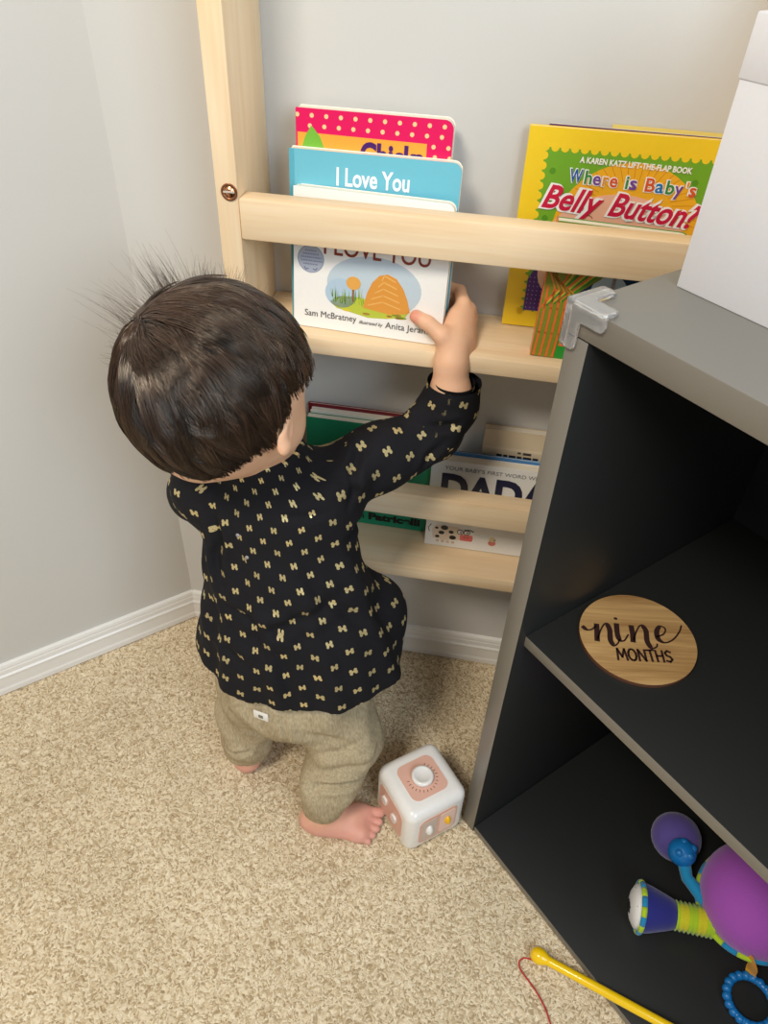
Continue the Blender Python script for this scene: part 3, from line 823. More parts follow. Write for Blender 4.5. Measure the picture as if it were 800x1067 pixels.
for a_, b_ in zip(vsl, vsl[1:]):
    for i, j in ((0, 2), (2, 3), (3, 1), (1, 0)): bm.faces.new((a_[i], a_[j], b_[j], b_[i]))
bmesh.ops.recalc_face_normals(bm, faces=bm.faces[:])
from_bm('ribbon', bm, plain('orange_ribbon', (240, 170, 60), .5), tr)['label'] = 'orange satin ribbon'

# ------------------------------------------------------------------ signed-distance modelling for the child
class Field:
    def __init__(s, lo, hi, h):
        s.lo = np.array(lo, float); s.h = h
        s.n = np.ceil((np.array(hi)-s.lo)/h).astype(int)+1
        s.F = np.full(s.n, .06, np.float32)
        s.ax = [s.lo[i]+h*np.arange(s.n[i]) for i in range(3)]
    def sl(s, lo, hi, m):
        a = np.maximum(((np.array(lo)-m-s.lo)/s.h).astype(int), 0); b = np.minimum(((np.array(hi)+m-s.lo)/s.h).astype(int)+2, s.n)
        return tuple(slice(int(x), int(y)) for x, y in zip(a, b))
    def pts(s, sl):
        return np.meshgrid(*[s.ax[i][sl[i]] for i in range(3)], indexing='ij')
    def merge(s, sl, d, k, op='add'):
        F = s.F[sl]
        if op == 'add':
            hh = np.maximum(k-np.abs(F-d), 0)/max(k, 1e-9); s.F[sl] = np.minimum(F, d)-hh*hh*k*.25
        else:
            d = -d; hh = np.maximum(k-np.abs(F-d), 0)/max(k, 1e-9); s.F[sl] = np.maximum(F, d)+hh*hh*k*.25
    def cap(s, a, b, ra, rb, k=.01, op='add', m=None):
        a, b = np.array(a, float), np.array(b, float); rr = max(ra, rb)
        m = (.03+k) if m is None else m
        sl = s.sl(np.minimum(a, b)-rr, np.maximum(a, b)+rr, m); X, Y, Z = s.pts(sl)
        v = b-a; L = v@v + 1e-12
        t = np.clip(((X-a[0])*v[0]+(Y-a[1])*v[1]+(Z-a[2])*v[2])/L, 0, 1)
        d = np.sqrt((X-a[0]-t*v[0])**2+(Y-a[1]-t*v[1])**2+(Z-a[2]-t*v[2])**2)-(ra+(rb-ra)*t)
        s.merge(sl, d, k, op)
    def chain(s, pts, rs, k=.01):
        for i in range(len(pts)-1): s.cap(pts[i], pts[i+1], rs[i], rs[i+1], k)
    def ell(s, c, r, k=.01, M=None, op='add'):
        c = np.array(c, float); r = np.array(r, float); rr = r.max()
        sl = s.sl(c-rr, c+rr, .03+k); X, Y, Z = s.pts(sl); X = X-c[0]; Y = Y-c[1]; Z = Z-c[2]
        if M is not None:
            M = np.array(M); X, Y, Z = [M[i][0]*X+M[i][1]*Y+M[i][2]*Z for i in range(3)]
        k0 = np.sqrt((X/r[0])**2+(Y/r[1])**2+(Z/r[2])**2); k1 = np.sqrt((X/r[0]**2)**2+(Y/r[1]**2)**2+(Z/r[2]**2)**2)+1e-9
        s.merge(sl, k0*(k0-1)/k1, k, op)
    def mesh(s, name, mats, parent=None):
        F = s.F.astype(np.float64); n = F.shape
        neg = F < 0
        co = np.zeros((n[0]-1, n[1]-1, n[2]-1, 3), np.float32); cnt = np.zeros((n[0]-1, n[1]-1, n[2]-1), np.float32)
        def cs(o): return tuple(slice(o[i], n[i]-1+o[i]) for i in range(3))
        cor = [(i, j, k) for i in (0, 1) for j in (0, 1) for k in (0, 1)]
        for a in cor:
            for ax in range(3):
                if a[ax]: continue
                b = list(a); b[ax] = 1; b = tuple(b)
                fa, fb = F[cs(a)], F[cs(b)]; m = (neg[cs(a)] != neg[cs(b)])
                t = np.where(m, fa/(fa-fb+1e-20), 0)
                for c in range(3):
                    co[..., c] += np.where(m, a[c]+(t if c == ax else 0), 0)
                cnt += m
        act = cnt > 0
        idx = -np.ones(act.shape, np.int64); idx[act] = np.arange(act.sum())
        base = np.stack(np.nonzero(act), -1)
        P = (co[act]/cnt[act][:, None]+base)*s.h+s.lo
        quads = []
        for ax in range(3):
            u_, v_ = (ax+1) % 3, (ax+2) % 3
            A_ = [slice(1, n[i]-1) for i in range(3)]; B_ = list(A_); A_[ax] = slice(0, n[ax]-1); B_[ax] = slice(1, n[ax])
            na, nb = neg[tuple(A_)], neg[tuple(B_)]; m = na != nb
            loc = np.stack(np.nonzero(m), -1)
            for i in range(3):
                if i != ax: loc[:, i] += 1
            def g(du, dv):
                q = loc.copy(); q[:, u_] -= du; q[:, v_] -= dv; return idx[q[:, 0], q[:, 1], q[:, 2]]
            q = np.stack([g(0, 0), g(1, 0), g(1, 1), g(0, 1)], -1)
            fl = ~na[m]; q[fl] = q[fl][:, ::-1]; quads.append(q)
        Q = np.concatenate(quads); Q = Q[(Q >= 0).all(1)]
        o = np_mesh(name, P, Q, mats, parent); smooth(o); return o, P

V3 = lambda *a: np.array(a, float)
nrm = lambda v: v/np.linalg.norm(v)
# camera-independent head axes
FW = nrm(V3(.30, .88, -.38)); UPH = V3(-.10, 0, 1.0); UPH = nrm(UPH - FW*(UPH@FW)); SR = np.cross(FW, UPH)
HC = V3(.2270, -.2930, .731)
HM = np.array([FW, SR, UPH])                    # world -> (forward, right, up)
def hp(f, s, t): return HC + FW*f + SR*s + UPH*t
body = Field((.06, -.47, -.006), (.54, -.01, .87), .0026)
B = body
# head
B.ell(HC, (.098, .087, .090), .01, HM)
B.ell(hp(.035, 0, -.030), (.062, .066, .060), .03, HM)
for s in (-1, 1):
    B.ell(hp(.052, s*.040, -.046), (.034, .033, .032), .02, HM)
    B.ell(hp(.084, s*.030, .002), (.014, .020, .008), .01, HM)
    B.ell(hp(-.008, s*.092, -.032), (.014, .008, .020), .006, HM)
    B.ell(hp(-.004, s*.101, -.030), (.007, .005, .011), .004, HM, 'sub')
    B.ell(hp(-.008, s*.094, -.048), (.008, .006, .009), .005, HM)
    B.ell(hp(.0905, s*.030, -.008), (.010, .013, .008), .004, HM)
B.cap(hp(.092, 0, -.006), hp(.101, 0, -.026), .005, .0085, .012)
for s in (-1, 1): B.ell(hp(.096, s*.008, -.029), (.006, .006, .005), .005, HM)
B.ell(hp(.088, 0, -.050), (.010, .018, .0045), .006, HM)
B.ell(hp(.087, 0, -.059), (.010, .014, .0050), .006, HM)
B.ell(hp(.074, 0, -.078), (.018, .022, .016), .02, HM)
# neck and torso
B.chain([hp(-.020, 0, -.055), (.252, -.258, .640), (.262, -.252, .590)], [.048, .040, .045], .02)
B.ell((.262, -.252, .545), (.080, .055, .055), .03)
B.ell((.275, -.262, .46), (.088, .068, .085), .03)
B.ell((.290, -.275, .36), (.096, .078, .075), .03)
B.ell((.293, -.283, .275), (.094, .080, .055), .03)
# legs
LEG_R = [(.340, -.292, .235), (.372, -.325, .150), (.352, -.372, .060), (.343, -.380, .028)]
LEG_L = [(.240, -.290, .225), (.214, -.290, .135), (.206, -.300, .060), (.206, -.306, .028)]
B.chain(LEG_R, [.050, .038, .026, .023], .015); B.chain(LEG_L, [.050, .036, .026, .023], .015)
def foot(heel, ang, side, L=.122):
    """side: +1 right foot (little toe to the right of heading)"""
    c, s_ = math.cos(ang), math.sin(ang)
    def w(x, y, z): return (heel[0]+c*x+s_*y*side, heel[1]+s_*x-c*y*side, z)     # y>0 = outer side
    B.cap(w(.004, 0, .020), w(.030, .002, .020), .0195, .0185, .01)
    B.cap(w(.022, 0, .034), w(.062, -.004, .020), .0190, .0150, .016)
    B.cap(w(.020, .006, .015), w(.078, .018, .012), .0150, .0115, .014)
    B.cap(w(.020, -.004, .016), w(.082, -.016, .0135), .0150, .0135, .014)
    B.cap(w(.072, -.014, .014), w(.080, .014, .012), .0125, .0115, .014)
    for (x0, y0, x1, y1, r) in ((.088, -.0190, .110, -.0200, .0082), (.090, -.0060, .1085, -.0045, .0060), (.088, .0045, .1045, .0070, .0056), (.084, .0140, .0990, .0175, .0054), (.079, .0225, .0920, .0275, .0054)):
        B.cap(w(x0-.010, y0, .012), w(x0+.003, y0, .0135), r*.95, r*.95, .006)
        B.cap(w(x0+.003, y0, .0135), w(x1, y1, .0085), r*.9, r, .0025)
foot((.330, -.384), R(9), 1); foot((.206, -.306), R(96), -1)
# right arm and hand
SHR, ELR, WRR = V3(.322, -.232, .560), V3(.448, -.136, .598), V3(.4585, -.1210, .690)
B.chain([SHR, ELR], [.038, .026], .02); B.chain([ELR, V3(.462, -.128, .650), WRR], [.027, .0245, .0195], .012)
B.cap(WRR, V3(.459, -.108, .712), .0195, .0185, .010)
B.cap(V3(.452, -.104, .712), V3(.456, -.083, .732), .0150, .0115, .008)
B.cap(V3(.470, -.098, .706), V3(.470, -.070, .718), .0140, .0105, .010)
B.cap(V3(.463, -.094, .712), V3(.466, -.072, .730), .0150, .0115, .010)
KN = [(.462, -.066, .7430), (.470, -.060, .7320), (.473, -.057, .7205), (.471, -.056, .7095)]
for i, kq_ in enumerate(KN):
    kq_ = V3(*kq_); r = (.0082, .0082, .0078, .0072)[i]
    base_ = V3(.459, -.094, .720-.006*i)
    m1 = V3(.4555-.001*i, -.0370, kq_[2]+.001); t1 = V3((.424, .418, .422, .430)[i], -.0245, kq_[2]+.002)
    m2 = (m1+t1)/2 + V3(0, .001, 0)
    B.cap(base_, kq_, .012, r*1.05, .008)
    B.cap(kq_, m1, r*1.05, r*.95, .003); B.cap(m1, m2, r*.95, r*.88, .002); B.cap(m2, t1, r*.88, r*.76, .002)
B.cap(V3(.459, -.114, .706), V3(.4440, -.1185, .7230), .0140, .0105, .010)
B.cap(V3(.4440, -.1185, .7230), V3(.4260, -.1145, .7345), .0102, .0090, .004)
B.cap(V3(.4260, -.1145, .7345), V3(.4110, -.1105, .7395), .0090, .0082, .003)
# left arm reaching forward to the lower rail, hidden behind the body
SHL, ELL, WRL = V3(.182, -.262, .560), V3(.150, -.190, .480), V3(.205, -.150, .480)
B.chain([SHL, ELL, WRL], [.038, .028, .019], .015)
B.cap(WRL, V3(.228, -.140, .487), .017, .015, .008)
for i in range(4):
    y_ = -.132-.0115*i
    B.cap(V3(.232, y_, .489), V3(.247, y_+.004, .4895), .0075, .0068, .004)
    B.cap(V3(.247, y_+.004, .4895), V3(.260, y_+.006, .4845), .0068, .0058, .002)
B.cap(V3(.222, -.160, .486), V3(.238, -.176, .484), .0085, .0068, .004)
def skin_mat():
    m, nt, p = new_mat('skin')
    at = nd(nt, 'ShaderNodeAttribute', attribute_name='tint')
    tc = nd(nt, 'ShaderNodeTexCoord'); n = nd(nt, 'ShaderNodeTexNoise'); n.inputs['Scale'].default_value = 60; n.inputs['Detail'].default_value = 3
    nt.links.new(tc.outputs['Object'], n.inputs['Vector'])
    r = nd(nt, 'ShaderNodeValToRGB'); r.color_ramp.elements[0].color = (.90, .86, .84, 1); r.color_ramp.elements[1].color = (1, 1, 1, 1)
    nt.links.new(n.outputs['Fac'], r.inputs[0])
    mx = nd(nt, 'ShaderNodeMix', data_type='RGBA', blend_type='MULTIPLY'); mx.inputs[0].default_value = 1
    nt.links.new(at.outputs['Color'], mx.inputs[6]); nt.links.new(r.outputs[0], mx.inputs[7])
    nt.links.new(mx.outputs[2], p.inputs['Base Color'])
    p.inputs['Roughness'].default_value = .5; p.inputs['Subsurface Weight'].default_value = .25
    p.inputs['Subsurface Radius'].default_value = (1, .35, .2); p.inputs['Subsurface Scale'].default_value = .006
    p.inputs['Specular IOR Level'].default_value = .35
    return m
person, PB = B.mesh('person', skin_mat())
tag(person, 'dark-haired toddler in black bow-print top and khaki trousers, standing barefoot and reaching for a book', 'person')
base = np.array(lin((239, 191, 155))[:3]); pinkf = np.array(lin((224, 164, 146))[:3])
colr = np.tile(base, (len(PB), 1))
fz = np.clip((.07-PB[:, 2])/.05, 0, 1)[:, None]; colr = colr*(1-fz)+pinkf*fz
def dab(c, r, col, s=1.):
    w_ = np.clip(1.4-np.linalg.norm((PB-c)/r, axis=1), 0, 1)[:, None]*s; w_ = np.clip(w_*2.5, 0, 1)*s
    colr[:] = colr*(1-w_)+np.array(lin(col)[:3])*w_
dab(V3(.4095, -.113, .740), .008, (226, 140, 118), .7)
for s in (-1, 1):
    dab(hp(.070, s*.046, -.040), .022, (232, 160, 134), .6)
    loc = (PB-HC) @ HM.T
    e = ((loc[:, 1]-s*.030)/.010)**2+((loc[:, 2]+.008)/.0055)**2; sel = (e < 1) & (loc[:, 0] > .07); colr[sel] = lin((240, 236, 232))[:3]
    e = ((loc[:, 1]-s*.030)/.0055)**2+((loc[:, 2]+.008)/.0055)**2; sel = (e < 1) & (loc[:, 0] > .07); colr[sel] = lin((34, 22, 18))[:3]
    e = ((loc[:, 1]-s*.031)/.015)**2+((loc[:, 2]-.012)/.0022)**2; sel = (e < 1) & (loc[:, 0] > .07); colr[sel] = lin((90, 64, 50))[:3]
e = ((loc[:, 1])/.018)**2+((loc[:, 2]+.0545)/.007)**2; sel = (e < 1) & (loc[:, 0] > .07); colr[sel] = lin((206, 112, 104))[:3]
at = person.data.color_attributes.new('tint', 'FLOAT_COLOR', 'POINT')
at.data.foreach_set('color', np.concatenate([colr, np.ones((len(PB), 1))], 1).astype(np.float32).ravel())

def crease(o, P, segs):
    me = o.data; n = np.zeros(len(me.vertices)*3, np.float32); me.vertex_normals.foreach_get('vector', n); n = n.reshape(-1, 3); Q0 = P.copy()
    for a, b, depth, wid in segs:
        line = np.array([P[np.argmin(np.linalg.norm(P-(V3(*a)+(V3(*b)-V3(*a))*t), axis=1))] for t in np.linspace(0, 1, 9)])
        best = np.full(len(P), 9.); tt = np.zeros(len(P))
        for i in range(8):
            t, d_ = seg_t(P, line[i], line[i+1]+1e-6); m = d_ < best; best[m] = d_[m]; tt[m] = (i+t[m])/8
        k_ = np.sin(np.clip(tt, .04, .96)*PI)**.6
        Q0 += n*(k_*depth*(-np.exp(-(best/wid)**2)+.55*np.exp(-((best-wid*2.1)/(wid*1.1))**2)))[:, None]
    me.vertices.foreach_set('co', Q0.astype(np.float32).ravel()); me.update(); return Q0
def seg_t(P, a, b):
    v = b-a; t = np.clip(((P-a)@v)/(v@v), 0, 1); return t, np.linalg.norm(P-a-t[:, None]*v, axis=1)

# ---- shirt
def bow_mat():
    m, nt, p = new_mat('black_bow_print')
    L = nt.links.new
    def mth(op, a, b=None, c=None):
        n = nd(nt, 'ShaderNodeMath', operation=op)
        for i, v in enumerate((a, b, c)):
            if v is None: continue
            if isinstance(v, (int, float)): n.inputs[i].default_value = v
            else: L(v, n.inputs[i])
        return n.outputs[0]
    uv = nd(nt, 'ShaderNodeUVMap', uv_map='pattern'); sp = nd(nt, 'ShaderNodeSeparateXYZ'); L(uv.outputs[0], sp.inputs[0])
    cu_, cv_ = .0250, .0310
    xu = mth('DIVIDE', sp.outputs[0], cu_); ci = mth('FLOOR', xu); fx = mth('SUBTRACT', mth('SUBTRACT', xu, ci), .5)
    par = mth('MULTIPLY', mth('FLOORED_MODULO', ci, 2), .5)
    yv = mth('ADD', mth('DIVIDE', sp.outputs[1], cv_), par); cj = mth('FLOOR', yv); fy = mth('SUBTRACT', mth('SUBTRACT', yv, cj), .5)
    # per-bow jitter
    wn = nd(nt, 'ShaderNodeTexWhiteNoise', noise_dimensions='2D'); cb = nd(nt, 'ShaderNodeCombineXYZ'); L(ci, cb.inputs[0]); L(cj, cb.inputs[1]); L(cb.outputs[0], wn.inputs['Vector'])
    tilt = mth('MULTIPLY', mth('SUBTRACT', wn.outputs['Value'], .5), .45)
    X = mth('MULTIPLY', fx, cu_); Yy = mth('MULTIPLY', fy, cv_)
    X2 = mth('ADD', X, mth('MULTIPLY', Yy, tilt)); Y2 = mth('SUBTRACT', Yy, mth('MULTIPLY', X, tilt))
    ax_ = mth('ABSOLUTE', X2); ay_ = mth('ABSOLUTE', Y2)
    lx = mth('SUBTRACT', ax_, .0034); ly = mth('SUBTRACT', ay_, .0019)
    lobe = mth('LESS_THAN', mth('ADD', mth('MULTIPLY', lx, lx), mth('MULTIPLY', ly, ly)), .0022**2)
    bar = mth('MULTIPLY', mth('LESS_THAN', ax_, .0030), mth('LESS_THAN', ay_, .0014))
    bow = mth('MAXIMUM', lobe, bar)
    sc = nd(nt, 'ShaderNodeTexNoise'); sc.inputs['Scale'].default_value = 1200; L(uv.outputs[0], sc.inputs['Vector'])
    wear = mth('GREATER_THAN', sc.outputs['Fac'], .38); bow = mth('MULTIPLY', mth('MULTIPLY', bow, wear), mth('MULTIPLY_ADD', wn.outputs['Value'], .45, .55))
    mx = nd(nt, 'ShaderNodeMix', data_type='RGBA'); L(bow, mx.inputs[0])
    mx.inputs[6].default_value = lin((22, 21, 25)); mx.inputs[7].default_value = lin((222, 202, 146)); L(mx.outputs[2], p.inputs['Base Color'])
    L(mth('MULTIPLY', bow, .55), p.inputs['Metallic']); L(mth('MULTIPLY_ADD', bow, -.5, .88), p.inputs['Roughness'])
    p.inputs['Specular IOR Level'].default_value = .25
    b = nd(nt, 'ShaderNodeBump'); b.inputs['Strength'].default_value = .25; b.inputs['Distance'].default_value = .0008
    nn = nd(nt, 'ShaderNodeTexNoise'); nn.inputs['Scale'].default_value = 700; L(uv.outputs[0], nn.inputs['Vector']); L(nn.outputs['Fac'], b.inputs['Height']); L(b.outputs[0], p.inputs['Normal'])
    return m
HEM = .296
T = Field((.06, -.46, .26), (.53, -.07, .67), .0026)
TOR = [((.298, -.283, .255), (.150, .102)), ((.298, -.283, .300), (.146, .100)), ((.297, -.283, .345), (.134, .095)), ((.292, -.276, .400), (.117, .086)), ((.279, -.266, .470), (.103, .078)), ((.268, -.258, .530), (.094, .066)), ((.263, -.253, .575), (.080, .060)), ((.258, -.256, .605), (.062, .054)), ((.252, -.262, .645), (.050, .050))]
def torso_d():
    sl = T.sl((.06, -.46, .26), (.53, -.07, .67), 0); X, Y, Z = T.pts(sl)
    zs = [t[0][2] for t in TOR]
    f = lambda v: np.interp(Z, zs, v)
    cx, cy = f([t[0][0] for t in TOR]), f([t[0][1] for t in TOR]); rx, ry = f([t[1][0] for t in TOR]), f([t[1][1] for t in TOR])
    th = np.arctan2(Y-cy, X-cx); k0 = np.sqrt(((X-cx)/rx)**2+((Y-cy)/ry)**2)+1e-6
    fold = (np.sin(th*9+1.2+Z*6)*.55+np.sin(th*17+Z*13)*.3+np.sin(th*5-Z*22)*.5)*np.interp(Z, [.28, .5, .6], [.0046, .0022, .0005])
    fold += .0022*np.sin(Z*75+th*3.1+np.sin(th*4)*1.3)*np.exp(-((Z-.42)/.07)**2)
    d = (k0-1)*np.minimum(rx, ry)*.92 - fold
    T.merge(sl, np.maximum(d, Z-.636), .01)
torso_d()
T.ell((.262, -.252, .548), (.104, .060, .050), .03)
T.ell((.400, -.228, .350), (.036, .036, .044), .045)         # gathered hem pushed out at the side
CUF = V3(.4655, -.1285, .668)
T.chain([(.318, -.234, .560), (.385, -.182, .580), (.446, -.138, .597)], [.046, .040, .035], .022)
T.chain([(.446, -.138, .597), (.463, -.130, .635), CUF], [.035, .034, .0335], .012)
# upper sleeve wrinkles
for (a_, b_) in (((.345, -.262, .588), (.360, -.205, .612)), ((.372, -.243, .590), (.395, -.185, .615)), ((.430, -.175, .578), (.470, -.160, .610)), ((.425, -.150, .630), (.440, -.120, .635))):
    T.cap(a_, b_, .010, .007, .018)
T.chain([(.186, -.262, .560), (.148, -.205, .500), (.150, -.190, .482)], [.044, .038, .034], .022)
T.chain([(.150, -.190, .482), (.196, -.154, .481)], [.034, .028], .012)
# seam fold on the left back
T.cap((.196, -.292, .575), (.206, -.318, .480), .006, .004, .016)
X, Y, Z = T.pts(T.sl((0, -1, 0), (1, 1, 1), 0))
# trims: hem, cuffs, neck
Fh = T.F
inner = -(Fh+.0045)
hem = HEM + .0015*np.sin(X*40)
shell = np.maximum(Fh, np.where((Z < HEM+.03), inner, -1))
ax_ = nrm(V3(.05, .12, 1.0)); sd = (X-CUF[0])*ax_[0]+(Y-CUF[1])*ax_[1]+(Z-CUF[2])*ax_[2]
nearc = (np.abs(X-CUF[0]) < .06) & (np.abs(Y-CUF[1]) < .06) & (Z > .62)
wallc = (np.sqrt((X-CUF[0])**2+(Y-CUF[1])**2)-.0255)
shell = np.where(nearc, np.maximum(np.maximum(shell, sd-.006), np.where(sd > -.014, -wallc, -1)), shell)
shell = np.maximum(shell, hem-Z)
wl = V3(.196, -.154, .481); axl = nrm(V3(.55, .4, 0)); sl_ = (X-wl[0])*axl[0]+(Y-wl[1])*axl[1]
nearl = (X < .26) & (X > .17) & (Y > -.20) & (Y < -.10) & (Z < .53) & (Z > .44)
shell = np.where(nearl & (sl_ > .012) & (T.F > -.03), np.maximum(shell, sl_-.012), shell)
T.F = shell.astype(np.float32)
shirt, PS = T.mesh('shirt', bow_mat(), person)
shirt['label'] = 'black long-sleeved top printed with small gold bows'
PS = crease(shirt, PS, [((.208, -.330, .575), (.214, -.350, .470), .006, .005), ((.352, -.262, .560), (.368, -.215, .620), .004, .005), ((.338, -.270, .520), (.345, -.230, .540), .005, .006),
    ((.425, -.180, .575), (.465, -.175, .610), .0045, .005), ((.440, -.170, .625), (.480, -.165, .632), .004, .0045), ((.440, -.120, .640), (.470, -.165, .650), .0025, .004),
    ((.190, -.340, .440), (.330, -.355, .415), .0040, .007), ((.360, -.310, .460), (.250, -.360, .395), .0042, .008), ((.190, -.330, .380), (.270, -.375, .355), .0036, .008), ((.330, -.340, .500), (.380, -.300, .400), .0036, .007), ((.300, -.375, .385), (.320, -.380, .310), .003, .008), ((.300, -.350, .590), (.345, -.290, .570), .0025, .005)])
# cloth-following pattern coordinates
tA, dA = seg_t(PS, V3(.318, -.234, .560), ELR); tF, dF = seg_t(PS, ELR, CUF)
tL, dL = seg_t(PS, V3(.176, -.262, .555), V3(.150, -.190, .482))
zs = [t[0][2] for t in TOR]
cx = np.interp(PS[:, 2], zs, [t[0][0] for t in TOR]); cy = np.interp(PS[:, 2], zs, [t[0][1] for t in TOR])
th = np.arctan2(-(PS[:, 0]-cx), -(PS[:, 1]-cy))            # 0 at the back, seam in front
uvT = np.stack([-th*.118+.3, PS[:, 2]], -1)
def arm_uv(P, a, b, off):
    v = nrm(b-a); e1 = nrm(np.cross(v, V3(0, 0, 1))); e2 = np.cross(v, e1); q = P-a
    ang = np.arctan2(q@e1, -(q@V3(0, 1, 0)*0+q@e2)); return np.stack([(q@v)+off, ang*.036+.5], -1)
aA = arm_uv(PS, V3(.318, -.234, .560), ELR, .7)
v = nrm(CUF-ELR); q = PS-ELR; e1 = V3(1, 0, 0); e1 = nrm(e1-v*(e1@v)); e2 = np.cross(v, e1)
aF = np.stack([np.arctan2(q@e1, -(q@e2)*-1)*.034+1.7, q@v], -1)
region = np.zeros(len(PS), int)
arm = (PS[:, 0] > .350) & (np.minimum(dA, dF) < .062) & (PS[:, 2] > .50)
region[arm & (dA <= dF)] = 1; region[arm & (dF < dA)] = 2
me = shirt.data; lv = np.zeros(len(me.loops), np.int32); me.loops.foreach_get('vertex_index', lv)
nf = len(me.polygons); fr = region[lv.reshape(nf, -1)].max(1); lr = np.repeat(fr, len(lv)//nf)
UVL = np.where((lr == 1)[:, None], aA[lv], np.where((lr == 2)[:, None], aF[lv], uvT[lv]))
ul = me.uv_layers.new(name='pattern'); ul.data.foreach_set('uv', UVL.astype(np.float32).ravel())
# two little back buttons
PS_n = PS
for px_ in (V3(.238, -.345, .548), V3(.246, -.350, .520)):
    i = np.argmin(np.linalg.norm(PS-px_, axis=1)); c = PS[i]
    bm = bmesh.new(); bmesh.ops.create_uvsphere(bm, u_segments=12, v_segments=8, radius=.0026, matrix=Matrix.Translation(c) @ Matrix.Diagonal((1, .6, 1, 1)))
    from_bm('button', bm, plain('button_grey', (150, 146, 150), .3), shirt, 180)

# ---- trousers
def linen():
    m, nt, p = new_mat('khaki_linen')
    tc = nd(nt, 'ShaderNodeTexCoord')
    n = nd(nt, 'ShaderNodeTexNoise'); n.inputs['Scale'].default_value = 420; n.inputs['Detail'].default_value = 3
    n2 = nd(nt, 'ShaderNodeTexNoise'); n2.inputs['Scale'].default_value = 26; n2.inputs['Detail'].default_value = 4
    mp = nd(nt, 'ShaderNodeMapping'); mp.inputs['Scale'].default_value = (1, 1, .22)
    nt.links.new(tc.outputs['Object'], mp.inputs[0]); nt.links.new(mp.outputs[0], n.inputs['Vector']); nt.links.new(tc.outputs['Object'], n2.inputs['Vector'])
    ad = nd(nt, 'ShaderNodeMath', operation='MULTIPLY_ADD'); ad.inputs[1].default_value = .4; nt.links.new(n2.outputs['Fac'], ad.inputs[0]); nt.links.new(n.outputs['Fac'], ad.inputs[2])
    r = nd(nt, 'ShaderNodeValToRGB'); r.color_ramp.elements[0].position = .45; r.color_ramp.elements[0].color = lin((150, 134, 106)); r.color_ramp.elements[1].position = .95; r.color_ramp.elements[1].color = lin((190, 174, 142))
    nt.links.new(ad.outputs[0], r.inputs[0]); nt.links.new(r.outputs[0], p.inputs['Base Color']); p.inputs['Roughness'].default_value = .9; p.inputs['Specular IOR Level'].default_value = .15
    b = nd(nt, 'ShaderNodeBump'); b.inputs['Strength'].default_value = .25; b.inputs['Distance'].default_value = .001; nt.links.new(n.outputs['Fac'], b.inputs['Height']); nt.links.new(b.outputs[0], p.inputs['Normal'])
    return m
Q = Field((.10, -.46, .03), (.47, -.16, .36), .0026)
Q.ell((.293, -.284, .262), (.108, .087, .062), .02)
Q.ell((.293, -.283, .33), (.104, .085, .05), .03)
Q.ell((.296, -.306, .222), (.088, .072, .056), .03)
Q.chain([(.338, -.292, .245), (.372, -.322, .155), (.356, -.362, .095), (.349, -.376, .056)], [.066, .050, .041, .031], .022)
Q.chain([(.240, -.292, .235), (.214, -.288, .140), (.208, -.300, .080), (.206, -.305, .050)], [.063, .046, .036, .029], .022)
# folds behind the right knee and along the seat
X, Y, Z = Q.pts(Q.sl((0, -1, 0), (1, 1, 1), 0))
F_ = Q.F - .0016*(np.sin(X*95+Z*70)+np.sin(Y*110-Z*60+1))
shell = np.maximum(F_, np.where((Z < .075) | (Z > .325), -(F_+.004), -1))
cut = np.where(X > .28, .040+.10*(X-.345), .044)
shell = np.maximum(shell, cut-Z); shell = np.maximum(shell, Z-.340)
Q.F = shell.astype(np.float32)
trou, PT = Q.mesh('trousers', linen(), person)
PT = crease(trou, PT, [((.338, -.385, .118), (.410, -.345, .140), .0065, .0050), ((.345, -.375, .150), (.410, -.335, .165), .0040, .0060), ((.300, -.385, .285), (.302, -.375, .200), .0030, .0040), ((.335, -.380, .180), (.400, -.345, .200), .003, .006),
    ((.188, -.320, .088), (.225, -.335, .100), .0045, .004), ((.320, -.395, .070), (.380, -.385, .078), .003, .004), ((.330, -.392, .240), (.385, -.350, .200), .0025, .006), ((.250, -.375, .215), (.200, -.350, .250), .0025, .006)])
trou['label'] = 'loose khaki linen trousers'
# care label on the seat
tg = V3(.268, -.376, .262); i = np.argmin(np.linalg.norm(PT-tg, axis=1)); c = PT[i]
nr = nrm(c - V3(.285, -.285, .262)); e1 = nrm(np.cross(V3(0, 0, 1), nr)); e2 = np.cross(nr, e1)
Mt = Matrix(((e1[0], e2[0], nr[0], c[0]), (e1[1], e2[1], nr[1], c[1]), (e1[2], e2[2], nr[2], c[2]), (0, 0, 0, 1)))
cl = box('care_label', (-.0115, -.0075, .0005), (.0105, .0075, .0030), plain('white_label', (236, 232, 224), .7), trou, Mt, bev=.0006)
box('label_print', (-.0035, -.0030, .0031), (.0030, .0030, .0036), plain('grey_print', (120, 112, 100), .7), cl, Mt, bev=0)

# ---- hair
def hair_mat():
    m, nt, p = new_mat('dark_brown_hair')
    at = nd(nt, 'ShaderNodeAttribute', attribute_name='tone')
    r = nd(nt, 'ShaderNodeValToRGB'); r.color_ramp.elements[0].position = 0; r.color_ramp.elements[0].color = lin((14, 10, 9)); r.color_ramp.elements[1].position = 1; r.color_ramp.elements[1].color = lin((80, 58, 44))
    nt.links.new(at.outputs['Fac'], r.inputs[0]); nt.links.new(r.outputs[0], p.inputs['Base Color'])
    p.inputs['Roughness'].default_value = .27; p.inputs['Specular IOR Level'].default_value = 1.0; p.inputs['Specular Tint'].default_value = (1, .86, .72, 1)
    return m
HAIR = hair_mat()
RX = np.array([.1050, .0965, .1000])                       # scalp radii (forward, right, up)
CR = np.array([[.98429, .17247, .03781], [.14114, -.63988, -.75540], [-.10609, .74887, -.65417]])   # fixed reference axes
WH = nrm(CR.T @ V3(-.60, -.46, -.55))                      # whorl direction in the world
wl_ = HM @ WH; wl_ = nrm(wl_)
